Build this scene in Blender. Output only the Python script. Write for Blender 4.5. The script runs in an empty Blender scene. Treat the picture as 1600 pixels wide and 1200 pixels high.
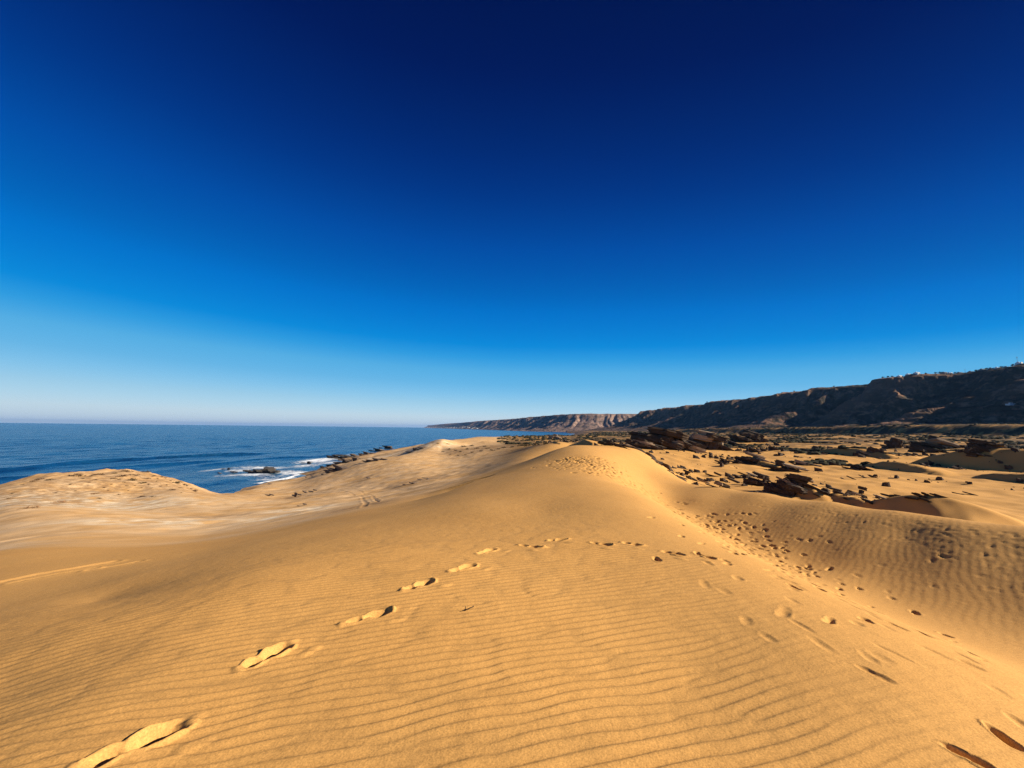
import bpy, math, random
import numpy as np
from mathutils import Matrix, Vector

R = math.radians
sc = bpy.context.scene
col = sc.collection

# ------------------------------------------------------------------ camera
EYE = 1.6
F = 610.0                     # focal length in pixels of a 1600 px wide picture
PITCH, ROLL = R(6.47), R(0.66)
_f = np.array([0, math.cos(PITCH), math.sin(PITCH)])
_u = np.array([0, -math.sin(PITCH), math.cos(PITCH)])
_r = np.array([1.0, 0, 0])
_r2 = _r * math.cos(ROLL) + _u * math.sin(ROLL)
_u2 = _u * math.cos(ROLL) - _r * math.sin(ROLL)
cam_d = bpy.data.cameras.new('camera')
cam = bpy.data.objects.new('camera', cam_d)
col.objects.link(cam)
m = Matrix(((_r2[0], _u2[0], -_f[0], 0), (_r2[1], _u2[1], -_f[1], 0), (_r2[2], _u2[2], -_f[2], EYE), (0, 0, 0, 1)))
cam.matrix_world = m
cam_d.sensor_width = 36
cam_d.lens = F / 1600 * 36
cam_d.clip_start = 0.05
cam_d.clip_end = 90000
sc.camera = cam

# ------------------------------------------------------------------ daylight
SUN_AZ, SUN_EL = R(100), R(24)
EXPO = 0.9
SKY_STRENGTH = 0.08
sun_d = bpy.data.lights.new('sun', 'SUN')
sun_d.energy = 5.0
sun_d.angle = R(0.5)
sun_d.color = (1.0, 0.90, 0.74)
sun = bpy.data.objects.new('sun', sun_d)
col.objects.link(sun)
sd = Vector((math.cos(SUN_EL) * math.sin(SUN_AZ), math.cos(SUN_EL) * math.cos(SUN_AZ), math.sin(SUN_EL)))
sun.rotation_euler = sd.to_track_quat('Z', 'Y').to_euler()
sun.location = (300, 120, 160)

sc.view_settings.view_transform = 'Standard'
sc.view_settings.look = 'None'
sc.view_settings.exposure = EXPO
sc.view_settings.gamma = 1
sc.view_settings.use_curve_mapping = False
sc.render.engine = 'CYCLES'
sc.cycles.use_denoising = True
sc.cycles.denoiser = 'OPENIMAGEDENOISE'
sc.cycles.denoising_input_passes = 'RGB_ALBEDO_NORMAL'
sc.cycles.denoising_prefilter = 'NONE'
sc.cycles.max_bounces = 6
sc.cycles.diffuse_bounces = 1
sc.cycles.volume_bounces = 0
sc.cycles.sample_clamp_indirect = 4

world = bpy.data.worlds.new('World')
sc.world = world
world.use_nodes = True
wn, wl = world.node_tree.nodes, world.node_tree.links
bg = wn['Background']
bg.inputs[1].default_value = SKY_STRENGTH
tc = wn.new('ShaderNodeTexCoord')
sep = wn.new('ShaderNodeSeparateXYZ')
wl.new(tc.outputs['Generated'], sep.inputs[0])


def wmath(op, a, b=None):
    n = wn.new('ShaderNodeMath')
    n.operation = op
    for i, v in enumerate((a, b)):
        if v is None:
            continue
        if isinstance(v, (int, float)):
            n.inputs[i].default_value = v
        else:
            wl.new(v, n.inputs[i])
    return n.outputs[0]


zc = sep.outputs[2]
# the clear air over the land is a little deeper in colour than over the sea
east = wmath('MAXIMUM', sep.outputs[0], 0.0)
west = wmath('MULTIPLY', wmath('MINIMUM', sep.outputs[0], 0.0), wmath('POWER', wmath('SUBTRACT', 1.0, wmath('MAXIMUM', zc, 0.0)), 3.0))
tilt = wmath('ADD', wmath('ADD', wmath('MULTIPLY', wmath('MULTIPLY', east, east), 0.36), 1.04), wmath('MULTIPLY', west, 0.30))
zt = wmath('MULTIPLY', zc, tilt)
zpos = wmath('MAXIMUM', zt, 0.004)
flat = wmath('SQRT', wmath('SUBTRACT', 1.0, wmath('MINIMUM', wmath('MULTIPLY', zpos, zpos), 1.0)))
comb = wn.new('ShaderNodeCombineXYZ')
wl.new(flat, comb.inputs[1])
wl.new(zpos, comb.inputs[2])
sky = wn.new('ShaderNodeTexSky')
sky.sky_type = 'NISHITA'
sky.sun_disc = False
sky.sun_elevation = SUN_EL
sky.sun_rotation = SUN_AZ
sky.altitude = 30
sky.air_density = 1
sky.dust_density = 0.3
sky.ozone_density = 3
wl.new(comb.outputs[0], sky.inputs[0])
# elevation -> colour of the very dry, deep blue sky (relative to the standard atmosphere)
SKY_T = [(0.3, 204, 224, 243), (1.5, 208, 232, 245), (3.5, 170, 219, 246), (6.5, 112, 195, 245), (8.5, 92, 187, 243),
         (10.5, 52, 169, 240), (12.5, 10, 150, 235), (17.5, 0, 126, 223), (20.5, 0, 110, 205), (26.5, 0, 87, 184),
         (33.5, 0, 62, 151), (37.5, 0, 51, 135), (47.5, 0, 30, 101), (60.5, 0, 20, 77), (88, 0, 15, 64)]
SKY_N = [(.548, .526, .374), (.539, .578, .449), (.446, .569, .545), (.320, .478, .586), (.267, .422, .571),
         (.231, .378, .547), (.201, .338, .517), (.157, .272, .453), (.140, .244, .420), (.115, .203, .365),
         (.096, .172, .319), (.089, .159, .299), (.075, .135, .259), (.063, .115, .224), (.051, .093, .184)]


def lin(c):
    c = c / 255.0
    return c / 12.92 if c <= 0.04045 else ((c + 0.055) / 1.055) ** 2.4


ramp = wn.new('ShaderNodeValToRGB')
ramp.color_ramp.interpolation = 'LINEAR'
el = ramp.color_ramp.elements
GAIN = 3.0
for i, ((e, r_, g_, b_), n_) in enumerate(zip(SKY_T, SKY_N)):
    pos = math.sqrt(math.sin(R(e)))
    x = el[0] if i == 0 else (el[len(el) - 1] if i == len(SKY_T) - 1 else el.new(pos))
    x.position = pos
    k = 2 ** EXPO * SKY_STRENGTH / 0.1 * GAIN
    x.color = tuple(max(lin(v), 0.0003) / (nn * k) for v, nn in zip((r_, g_, b_), n_)) + (1,)
wl.new(wmath('SQRT', zpos), ramp.inputs[0])
mul = wn.new('ShaderNodeMix')
mul.data_type = 'RGBA'
mul.blend_type = 'MULTIPLY'
mul.inputs[0].default_value = 1
wl.new(sky.outputs[0], mul.inputs[6])
wl.new(ramp.outputs[0], mul.inputs[7])
sca = wn.new('ShaderNodeVectorMath')
sca.operation = 'SCALE'
sca.inputs[3].default_value = GAIN
wl.new(mul.outputs[2], sca.inputs[0])
wl.new(sca.outputs[0], bg.inputs[0])

# ------------------------------------------------------------------ small maths
rng = np.random.default_rng(7)
random.seed(7)


def sstep(a, b, x):
    t = np.clip((x - a) / (b - a), 0, 1)
    return t * t * (3 - 2 * t)


def perlin(x, y, seed=0):
    x = np.asarray(x, float); y = np.asarray(y, float)
    xi = np.floor(x).astype(np.int64); yi = np.floor(y).astype(np.int64)
    fx = x - xi; fy = y - yi
    u = fx * fx * fx * (fx * (fx * 6 - 15) + 10)
    v = fy * fy * fy * (fy * (fy * 6 - 15) + 10)

    def g(ix, iy, dx, dy):
        h = (ix * 374761393 + iy * 668265263 + seed * 974634777) & 0x7fffffff
        h = ((h ^ (h >> 13)) * 1274126177) & 0x7fffffff
        h = (h ^ (h >> 16)) & 1023
        a = h * (2 * math.pi / 1024)
        return np.cos(a) * dx + np.sin(a) * dy
    n0 = g(xi, yi, fx, fy) * (1 - u) + g(xi + 1, yi, fx - 1, fy) * u
    n1 = g(xi, yi + 1, fx, fy - 1) * (1 - u) + g(xi + 1, yi + 1, fx - 1, fy - 1) * u
    return (n0 * (1 - v) + n1 * v) * 1.5


def fbm(x, y, octv=4, seed=0, gain=0.5):
    s = 0; a = 1.0; n = 0
    for o in range(octv):
        s = s + a * perlin(x * 2 ** o, y * 2 ** o, seed + o * 17)
        n += a; a *= gain
    return s / n


def ridged(x, y, octv=4, seed=0):
    s = 0; a = 1.0; n = 0
    for o in range(octv):
        s = s + a * (1 - np.abs(perlin(x * 2 ** o, y * 2 ** o, seed + o * 13)) * 1.6)
        n += a; a *= 0.5
    return s / n


def ray(px, py):
    d = _f + _r2 * ((px - 800) / F) + _u2 * ((600 - py) / F)
    return d


def at(px, py, Y):
    d = ray(px, py)
    return np.array([0, 0, EYE]) + d * (Y / d[1])


# ------------------------------------------------------------------ terrain height
SEA = -22.4
SHORE = np.array([(-400, -190), (0, -150), (150, -128), (190, -103), (230, -104), (300, -122), (375, -128), (480, -128), (560, -60), (640, 15), (813, 75),
                  (1400, 215), (2000, 330), (2900, 460), (9000, 800)], float)

CTRL = [  # pixel x, pixel y, distance ahead: where the ground was seen
    # top of the near dune
    (800, 1200, 1.84), (600, 1150, 2.03), (1000, 1150, 2.05), (800, 1000, 2.95), (1100, 1050, 2.62), (1300, 1150, 2.05),
    (500, 1000, 2.98), (300, 1100, 2.28), (700, 900, 4.25), (900, 900, 4.3), (1000, 850, 5.6), (850, 800, 9.0), (850, 750, 16),
    (880, 720, 26), (890, 699, 42), (915, 698, 43), (200, 1200, 1.85), (1500, 1180, 1.98),
    (0, 1180, 1.95), (100, 1000, 3.3), (0, 1080, 2.7), (200, 950, 4.0), (400, 900, 4.6), (600, 850, 6.2), (700, 820, 8.0),
    (750, 790, 10.5), (500, 860, 6.2), (300, 905, 5.2), (150, 940, 5.3),
    # left foot and shoulder of the dune
    (0, 985, 3.85), (100, 945, 4.9), (200, 905, 6.3), (300, 873, 8.1), (400, 842, 10.7), (550, 805, 15.5), (650, 782, 20), (720, 761, 22.5),
    (780, 741, 27), (830, 719, 34), (860, 706, 39),
    # sand plain on the left
    (100, 905, 7.4), (0, 860, 12.2), (200, 850, 16.5), (300, 842, 19.5), (400, 826, 21), (0, 800, 40), (200, 800, 42), (350, 800, 45),
    (450, 790, 50), (550, 788, 32), (650, 764, 44), (700, 752, 54), (725, 744, 64), (100, 772, 66), (200, 776, 70), (0, 780, 60),
    (330, 772, 85), (380, 775, 80), (380, 768, 104), (420, 769, 95), (480, 766, 92), (520, 775, 62), (300, 785, 60), (450, 757, 128), (400, 760, 128), (550, 742, 112), (500, 755, 105), (620, 714, 190),
    (560, 723, 180), (650, 736, 92), (600, 768, 60), (740, 726, 92), (800, 706, 120), (690, 700, 190), (690, 689, 200), (660, 697, 205),
    (720, 696, 205), (770, 695, 190), (830, 697, 130), (868, 693, 88),
    # hummock by the shore
    (0, 759, 85), (60, 746, 90), (130, 738, 92), (200, 734, 95), (250, 741, 96), (300, 758, 96),
    # crest farther on and the dune's right flank
    (945, 699, 56), (975, 704, 54), (1000, 707, 52), (1020, 717, 48), (1045, 736, 40), (1068, 750, 34),
    (1010, 740, 30), (1040, 765, 24),
    # path ridge
    (1100, 830, 8), (1200, 880, 5.6), (1400, 970, 4.0), (1600, 1060, 3.1), (1000, 770, 14), (960, 730, 24), (1050, 800, 10.5),
    # trough and the far edge of the dune
    
    (1600, 823, 9.8), (1500, 813, 10.9), (1450, 806, 11.8), (1400, 799, 12.8), (1300, 784, 15.6), (1200, 771, 20), (1130, 762, 25.5),
    # terrace on the right
    (1110, 745, 62), (1300, 762, 52), (1500, 772, 50), (1600, 783, 46), (1200, 742, 70), (1400, 741, 75), (1550, 722, 108),
    (1300, 720, 105), (1150, 711, 123), (1400, 700, 190), (1200, 696, 200), (1060, 706, 112), (1000, 700, 118), (930, 694, 110),
    (1200, 775, 42), (1400, 800, 36), (1550, 812, 33), (1100, 763, 46), (1000, 694, 180)]
EXTRA = [  # x, y, z of ground outside the picture
    (0, 0, 0), (1.2, 0, -0.02), (-1.2, 0, -0.02), (0, -3, 0.05), (3, -3, -0.2), (-3, -2, -0.3), (0, -12, -0.2), (-9, -6, -3), (9, -6, -3.3),
    (-20, -15, -5.5), (22, -14, -4.5), (0, -60, -3), (-60, -30, -12), (70, -40, -6), (-100, 10, -18), (18.5, 4, -4.0), (24, 12, -5.2),
    (-40, 10, -8), (60, 15, -6), (110, 40, -6), (-60, 40, -11), (-110, 50, -17.5), (130, 90, -6), (90, 150, -6),
    # steep far side of the dune edge
    (17.5, 10, -3.0), (18, 14, -3.6), (18.5, 18, -4.1), (19.2, 23, -4.7), (20, 28, -5.2), (13.5, 1, -0.5), (8.5, 1.5, -0.7), (19.5, 36, -5.2), (20.5, 42, -5.0), (21.8, 49, -4.6), (22.5, 56, -4.2), (20, 66, -3.6), (15, 78, -3.2),
    # low ground behind the crest and behind the hummock
    (7, 52, -2.4), (2, 60, -3.0), (-130, 130, -21.5), (-100, 125, -20.4), (-130, 118, -20.3), (-85, 122, -20)]


def base_h(x, y):
    xs = np.interp(y, SHORE[:, 0], SHORE[:, 1])
    D = x - xs + 14 * fbm(x / 60, y / 60, 3, 5)
    z = SEA - 2.5 + 16.5 * sstep(-42, 120, D) + 0.017 * np.maximum(D - 120, 0) - 6 * sstep(0, 160, -D)
    xb = 415 + 45 * fbm(y / 170, x / 900, 3, 8) + 0.05 * y
    z = z + 11 * sstep(0, 30, x - xb) * sstep(1700, 900, y)
    return z


# the shallow trough between the path ridge and the far edge of the dune
for y_, dep in ((3.5, 0.90), (6.0, 1.08), (8.5, 1.16), (11.0, 1.16), (13.5, 1.06), (16.5, 0.86), (20.0, 0.52)):
    e_ = -0.63 - 0.083 * (y_ - 9.8)
    EXTRA += [(7.9, y_, e_ - dep), (9.3, y_, e_ - 0.70 * dep), (10.8, y_, e_ - 0.34 * dep)] + ([(12.3, y_, e_)] if y_ < 9 else [])
_pts = np.array([at(*c) for c in CTRL] + [np.array(e, float) for e in EXTRA])


def warp(x, y):
    r = np.hypot(x, y)
    k = np.log1p(r / 2.5) / np.maximum(r, 1e-6)
    return x * k, y * k


_wx, _wy = warp(_pts[:, 0], _pts[:, 1])
_res = _pts[:, 2] - base_h(_pts[:, 0], _pts[:, 1])
_ring = []
for a in np.arange(-180, 180, 12):
    for rr in (330, 700, 1600):
        _ring.append((rr * math.sin(R(a)), rr * math.cos(R(a))))
_ring = np.array(_ring)
_rx, _ry = warp(_ring[:, 0], _ring[:, 1])
_kx = np.concatenate([_wx, _rx]); _ky = np.concatenate([_wy, _ry])
_kv = np.concatenate([_res, np.zeros(len(_rx))])


def _phi(d2):
    return 0.5 * d2 * np.log(np.maximum(d2, 1e-12))


_n = len(_kx)
_A = np.zeros((_n + 3, _n + 3))
_A[:_n, :_n] = _phi((_kx[:, None] - _kx) ** 2 + (_ky[:, None] - _ky) ** 2) + np.eye(_n) * 2e-4
_A[:_n, _n] = 1; _A[:_n, _n + 1] = _kx; _A[:_n, _n + 2] = _ky
_A[_n:, :_n] = _A[:_n, _n:].T
_sol = np.linalg.solve(_A, np.concatenate([_kv, [0, 0, 0]]))


def rbf(x, y):
    wx, wy = warp(x, y)
    out = np.empty_like(wx)
    for i in range(0, len(wx), 40000):
        sx = wx[i:i + 40000]; sy = wy[i:i + 40000]
        d2 = (sx[:, None] - _kx) ** 2 + (sy[:, None] - _ky) ** 2
        out[i:i + 40000] = _phi(d2) @ _sol[:_n] + _sol[_n] + _sol[_n + 1] * sx + _sol[_n + 2] * sy
    return out


# wind-built mounds with a steep lee side: centre x, y, radius along, radius across, height, heading of the lee side (degrees)
def hit0(px, py):
    return _march(px, py, lambda x, y: height(x, y, False))


MOUNDS = []


def height(x, y, mounds=True):
    x = np.atleast_1d(np.asarray(x, float)); y = np.atleast_1d(np.asarray(y, float))
    r = np.hypot(x, y)
    z = base_h(x, y)
    w = sstep(520, 260, r)
    near = w > 0
    z[near] += rbf(x[near], y[near]) * w[near]
    # rough sandstone ground away from the dune
    rough = sstep(26, 60, r) * sstep(-10, 40, x)
    z += rough * (0.55 * fbm(x / 14, y / 14, 3, 21) + 0.25 * fbm(x / 4, y / 4, 2, 22))
    far = sstep(110, 260, r)
    z += far * (1.3 * fbm(x / 30, y / 30, 4, 25))
    leftp = sstep(16, 40, r) * sstep(5, -12, x)
    z += leftp * (0.30 * fbm(x / 9, y / 9, 3, 31) + 0.10 * fbm(x / 2.2, y / 2.2, 2, 32))
    hum = np.exp(-(((x + 96) / 30) ** 2 + ((y - 90) / 16) ** 2))
    z += hum * (1.1 * fbm(x / 4.5, y / 4.5, 4, 35) - 0.3)
    if mounds:
        for (mx, my, ra, rc, h, hd) in MOUNDS:
            sel = (np.abs(x - mx) < 2.4 * max(ra, rc)) & (np.abs(y - my) < 2.4 * max(ra, rc))
            if not sel.any():
                continue
            dx = x[sel] - mx; dy = y[sel] - my
            c, s = math.cos(R(hd)), math.sin(R(hd))
            u = dx * c + dy * s            # towards the lee
            v = -dx * s + dy * c
            u = u + 0.12 * ra * fbm(v / ra * 1.6 + mx, u / ra + my, 2, 41)
            env = np.clip(1 - (v / rc) ** 2, 0, None)
            crest = h * env
            up = crest * (1 - sstep(0, 1, -u / (ra * 1.7)))
            lee = np.maximum(crest - np.maximum(u, 0) * 0.66, 0)
            z[sel] += np.where(u < 0, up, lee)
    return z


def _march(px, py, fn):
    d = ray(px, py)
    t = np.geomspace(1.2, 900, 420)
    p = np.array([0, 0, EYE]) + d[None, :] * t[:, None]
    z = fn(p[:, 0], p[:, 1])
    under = np.nonzero(p[:, 2] < z)[0]
    if len(under) == 0:
        return None
    i = under[0]
    if i == 0:
        return p[0]
    p = np.array([0, 0, EYE]) + d[None, :] * np.linspace(t[i - 1], t[i], 12)[:, None]
    z = fn(p[:, 0], p[:, 1])
    i = max(1, int(np.argmax(p[:, 2] < z)))
    a = p[i - 1, 2] - z[i - 1]; b = z[i] - p[i, 2]
    q = p[i - 1] + (p[i] - p[i - 1]) * (a / (a + b + 1e-9))
    return q


def hit(px, py):
    q = _march(px, py, height)
    if q is None:
        q = at(px, py, 200)
    return q


def ground(x, y):
    return float(height(np.array([x]), np.array([y]))[0])


for (px, py, Y, ra, rc, h, hd) in [(1455, 790, 31, 4.0, 6.0, 2.3, 216), (1585, 730, 88, 10, 17, 4.6, 212), (1400, 728, 84, 5, 9, 1.6, 185),
                                   (1255, 775, 44, 2.6, 3.2, 1.1, 185), (1600, 742, 66, 5, 7, 1.3, 188), (1330, 783, 40, 2.2, 2.4, 0.7, 186),
                                   (1330, 712, 130, 9, 16, 2.4, 186), (1560, 826, 26, 2.0, 3.0, 0.8, 190),
                                   (1190, 728, 88, 3, 5, 1.0, 186)]:
    q = at(px, py, Y)
    MOUNDS.append((q[0], q[1], ra, rc, h, hd))
# two small dunes standing behind the crest: their tops were seen at these pixels
for (px, py, Y, ra, rc, hd) in [(916, 687, 76, 9.0, 11.0, 180), (868, 691, 92, 6.0, 8.0, 182)]:
    q = at(px, py, Y)
    MOUNDS.append((q[0], q[1], ra, rc, max(0.4, q[2] - ground(q[0], q[1])), hd))

# ------------------------------------------------------------------ ripple field: band-passed noise, so crests fork and end naturally
TN, TS = 2048, 20.0
RIP_DIR = math.atan2(0.961, -0.276)


def ripple_tile(lam, ang, spread, seed):
    g = np.random.default_rng(seed)
    spec = np.fft.fft2(g.standard_normal((TN, TN)))
    k = np.fft.fftfreq(TN, TS / TN)
    ky, kx = np.meshgrid(k, k, indexing='ij')
    kk = np.hypot(kx, ky)
    th = np.angle(np.exp(1j * (np.arctan2(ky, kx) - ang)))
    filt = np.exp(-0.5 * ((kk - 1 / lam) / (0.13 / lam)) ** 2) * np.exp(-0.5 * (th / spread) ** 2)
    a = np.fft.ifft2(spec * filt)
    return (a / np.sqrt(np.mean(np.abs(a) ** 2))).astype(np.complex64)


def sample(tile, x, y):
    u = (x / TS * TN) % TN; v = (y / TS * TN) % TN
    i = np.floor(u).astype(int); j = np.floor(v).astype(int)
    fu = u - i; fv = v - j
    i2 = (i + 1) % TN; j2 = (j + 1) % TN; i %= TN; j %= TN
    return (tile[j, i] * (1 - fu) + tile[j, i2] * fu) * (1 - fv) + (tile[j2, i] * (1 - fu) + tile[j2, i2] * fu) * fv


def ripple_profile(ph):
    # gentle windward side, short steep lee side towards the viewer
    t = (ph / (2 * math.pi)) % 1.0
    s = 0.74
    up = 0.5 - 0.5 * np.cos(np.pi * np.clip(t / s, 0, 1))
    dn = 0.5 + 0.5 * np.cos(np.pi * np.clip((t - s) / (1 - s), 0, 1))
    return np.where(t < s, up ** 1.15, dn)


# ------------------------------------------------------------------ the ground sheet (polar grid round the camera)
rs = [0.0, 0.25, 0.5, 0.75, 0.95]
r = 1.1
while r < 4200:
    rs.append(r)
    if r < 10:
        r += max(0.0055, 0.0033 * (r / 1.8) ** 1.5)
    elif r < 36:
        r += 0.062 + 0.0012 * (r - 10)
    elif r < 260:
        r += r * 0.0062
    else:
        r += r * 0.016
rs = np.array(rs)
azf = np.linspace(-57, 57, 861)
az = R(1) * np.concatenate([np.arange(-180, -57.5, 2.2), azf, np.arange(59, 180, 2.2)])
NA, NR = len(az), len(rs)
RR, AA = np.meshgrid(rs, az, indexing='ij')
GX = (RR * np.sin(AA)); GY = (RR * np.cos(AA))
GZ = height(GX.ravel(), GY.ravel()).reshape(NR, NA)

# masks of the different sands
zs = GZ
left_plain = sstep(-2.0, -3.6, zs + 0.25 * fbm(GX / 5, GY / 5, 3, 51)) * sstep(4, -6, GX) * sstep(3, 9, GY)
path_px = [(905, 712), (950, 740), (1000, 770), (1060, 800), (1120, 835), (1180, 866), (1250, 905), (1330, 950), (1420, 1005), (1520, 1065), (1600, 1120)]
path = np.array([hit(*p)[:2] for p in path_px])


def dist_poly(x, y, poly):
    best = np.full(x.shape, 1e9)
    for a, b in zip(poly[:-1], poly[1:]):
        ab = b - a
        t = np.clip(((x - a[0]) * ab[0] + (y - a[1]) * ab[1]) / (ab @ ab), 0, 1)
        best = np.minimum(best, np.hypot(x - a[0] - t * ab[0], y - a[1] - t * ab[1]))
    return best


dpath = dist_poly(GX, GY, path)
nearm = (RR < 34) & (np.abs(AA) < R(75))
rx, ry = GX[nearm], GY[nearm]
tile = ripple_tile(0.080, RIP_DIR, 0.12, 3)
tile2 = ripple_tile(0.15, math.atan2(0.75, -0.66), 0.12, 4)
wob_x = 0.05 * perlin(rx / 1.3, ry / 1.3, 61) + 0.014 * perlin(rx / 0.5, ry / 0.5, 64)
wob_y = 0.05 * perlin(rx / 1.3, ry / 1.3, 62) + 0.012 * perlin(rx / 0.45, ry / 0.45, 63)
c = sample(tile, rx + wob_x + 5, ry + wob_y + 7)
amp = np.clip(np.abs(c) * 1.1, 0, 1) ** 0.7
soft = sstep(0.3, 1.9, dpath[nearm] + 0.5 * fbm(rx / 1.2, ry / 1.2, 3, 66))     # trodden, softer sand along the path
right = sstep(0.2, 1.6, rx - 0.1 * ry)
mask = (0.16 + 0.84 * soft) * (1 - 0.5 * right) * (0.92 + 0.3 * fbm(rx / 1.7, ry / 1.7, 3, 67)) * (1 - 0.8 * left_plain[nearm])
mask *= sstep(13, 6, RR[nearm])
fx_ = sstep(6.0, 9.0, rx)                                              # the trough has its own, coarser ripples
rip = ripple_profile(np.angle(c)) * amp * 0.0100 * mask * (1 - fx_)
c2 = sample(tile2, rx + wob_x, ry + wob_y)
rip += ripple_profile(np.angle(c2)) * np.clip(np.abs(c2), 0, 1) * 0.0038 * fx_ * sstep(18, 10, rx) * sstep(24, 14, ry)
GZ[nearm] += rip
# soft unevenness of blown sand
GZ[nearm] += 0.012 * fbm(rx / 0.7, ry / 0.7, 3, 71) * (0.4 + 0.6 * (1 - soft)) + 0.05 * fbm(rx / 4, ry / 4, 2, 72) * sstep(2, 8, RR[nearm])
TRACK = np.zeros_like(GZ)


def window(x, y, rad):
    r0 = math.hypot(x, y); a0 = math.atan2(x, y)
    i0 = np.searchsorted(rs, max(r0 - rad, 0)); i1 = np.searchsorted(rs, r0 + rad)
    da = math.asin(min(1, rad / max(r0, rad * 1.01)))
    j0 = np.searchsorted(az, a0 - da); j1 = np.searchsorted(az, a0 + da)
    return slice(i0, i1), slice(j0, j1)


def dent(x, y, ang, length, width, depth, rim=0.25, sharp=0.72, waist=0.0, lean=0.0):
    """one foot-shaped hollow with a pushed-up rim"""
    sl = window(x, y, length * 1.3)
    dx = GX[sl] - x; dy = GY[sl] - y
    if dx.size == 0:
        return
    c_, s_ = math.cos(ang), math.sin(ang)
    u = (dx * c_ + dy * s_) / (length / 2)
    v = (-dx * s_ + dy * c_) / (width / 2)
    ww = 1 - waist * np.exp(-((u + 0.15) / 0.28) ** 2) + 0.14 * u * (waist > 0)
    jit = 1 + 0.10 * perlin(dx * 9 + x * 3, dy * 9 + y * 3, 81) + 0.05 * perlin(dx * 24 + x * 3, dy * 24 + y * 7, 82)
    rho = np.sqrt((np.abs(u) ** 2.4 + np.abs(v / np.maximum(ww, 0.2)) ** 2.2)) * jit
    bowl = 1 - sstep(sharp, 1.04, rho)
    rimv = np.exp(-((rho - 1.12) / 0.16) ** 2) * (0.55 + 0.45 * np.sin(np.arctan2(v, u) * 2 + x * 5))
    floor = 1 - lean * u * 0.5
    GZ[sl] = GZ[sl] * 1.0 - depth * bowl * floor + depth * rim * rimv


PRINTS = [((118, 1204), (297, 1131)), ((376, 1045), (456, 1007)), ((537, 975), (612, 954)), ((630, 922), (677, 907)), ((703, 893), (744, 883)),
          ((746, 866), (775, 858)), ((811, 852), (849, 857)), ((856, 846), (887, 844)), ((922, 849), (957, 853)), ((972, 848), (1005, 853)),
          ((1034, 861), (1071, 868)), ((1092, 866), (1112, 872))]
for i, (a, b) in enumerate(PRINTS):
    A_, B_ = hit(*a), hit(*b)
    d = B_ - A_
    L = float(np.clip(math.hypot(d[0], d[1]), 0.28, 0.46))
    cx, cy = (A_[0] + B_[0]) / 2, (A_[1] + B_[1]) / 2
    ang = math.atan2(d[1], d[0])
    ca, sa = math.cos(ang), math.sin(ang)
    wk = 1.12 if i == 0 else rng.uniform(0.92, 1.08)
    # shallow overall pressing, then the ball of the foot and the heel as two rounded bowls
    dent(cx, cy, ang, L, 0.12 * wk, 0.020, 0.35, 0.25, 0.15, 0.2)
    dent(cx + 0.20 * L * ca, cy + 0.20 * L * sa, ang + rng.normal(0, 0.08), L * 0.60, 0.135 * wk, 0.060, 0.24, 0.12, 0, 0.5)
    dent(cx - 0.29 * L * ca, cy - 0.29 * L * sa, ang, L * 0.36, 0.105 * wk, 0.026, 0.22, 0.08, 0, 0.3)
    # crumbled far wall and a lip of pushed sand behind the heel
    dent(cx + 0.55 * L * ca - 0.02 * sa, cy + 0.55 * L * sa + 0.02 * ca, ang + 0.4, 0.12, 0.10, -0.010, 0.0, 0.0)
    dent(cx - 0.56 * L * ca, cy - 0.56 * L * sa, ang + 1.4, 0.13, 0.07, -0.009, 0.0, 0.0)
    # sand thrown to the right of the step
    e = ang - 0.9
    dent(cx + 0.26 * math.cos(e), cy + 0.26 * math.sin(e), ang, 0.20, 0.10, -0.008, 0.0, 0.2)
# deep fresh prints at the bottom right corner
for (a, b, wd, dp) in [((1484, 1169), (1552, 1203), 0.075, 0.05), ((1550, 1138), (1581, 1163), 0.085, 0.042), ((1586, 1124), (1608, 1140), 0.10, 0.014)]:
    A_, B_ = hit(*a), hit(*b)
    d = B_ - A_
    dent((A_[0] + B_[0]) / 2, (A_[1] + B_[1]) / 2, math.atan2(d[1], d[0]), max(0.18, math.hypot(d[0], d[1])), wd, dp, 0.22, 0.25, 0.1, 0.2)
# old, wind-softened prints all along the path
seg = np.hypot(*(path[1:] - path[:-1]).T)
cum = np.concatenate([[0], np.cumsum(seg)])
for k in range(1250):
    t = rng.random() ** 0.75 * cum[-1]
    t = cum[-1] - t if k % 3 else rng.random() * cum[-1]
    i = min(np.searchsorted(cum, t, 'right') - 1, len(seg) - 1)
    f = (t - cum[i]) / seg[i]
    p = path[i] + (path[i + 1] - path[i]) * f
    tang = (path[i + 1] - path[i]) / seg[i]
    off = rng.normal(0.15, 0.55 + 0.030 * math.hypot(*p))
    x, y = p[0] - tang[1] * off, p[1] + tang[0] * off
    ang = math.atan2(tang[1], tang[0]) + rng.normal(0, 0.35)
    fresh = rng.random()
    dp = 0.010 + 0.045 * fresh ** 3
    if math.hypot(x, y) < 6:
        dp *= 0.5
    kz = (1 + 0.012 * math.hypot(x, y)) * float(np.interp(math.hypot(x, y), [2, 8, 16, 25], [0.62, 0.72, 0.82, 1.0]))
    dent(x, y, ang, rng.uniform(0.22, 0.40) * kz, rng.uniform(0.09, 0.17) * kz, dp * (1 + 0.05 * math.hypot(x, y)), 0.2, rng.uniform(0.0, 0.4), 0.2 * (fresh > 0.6), 0.2)
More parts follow.
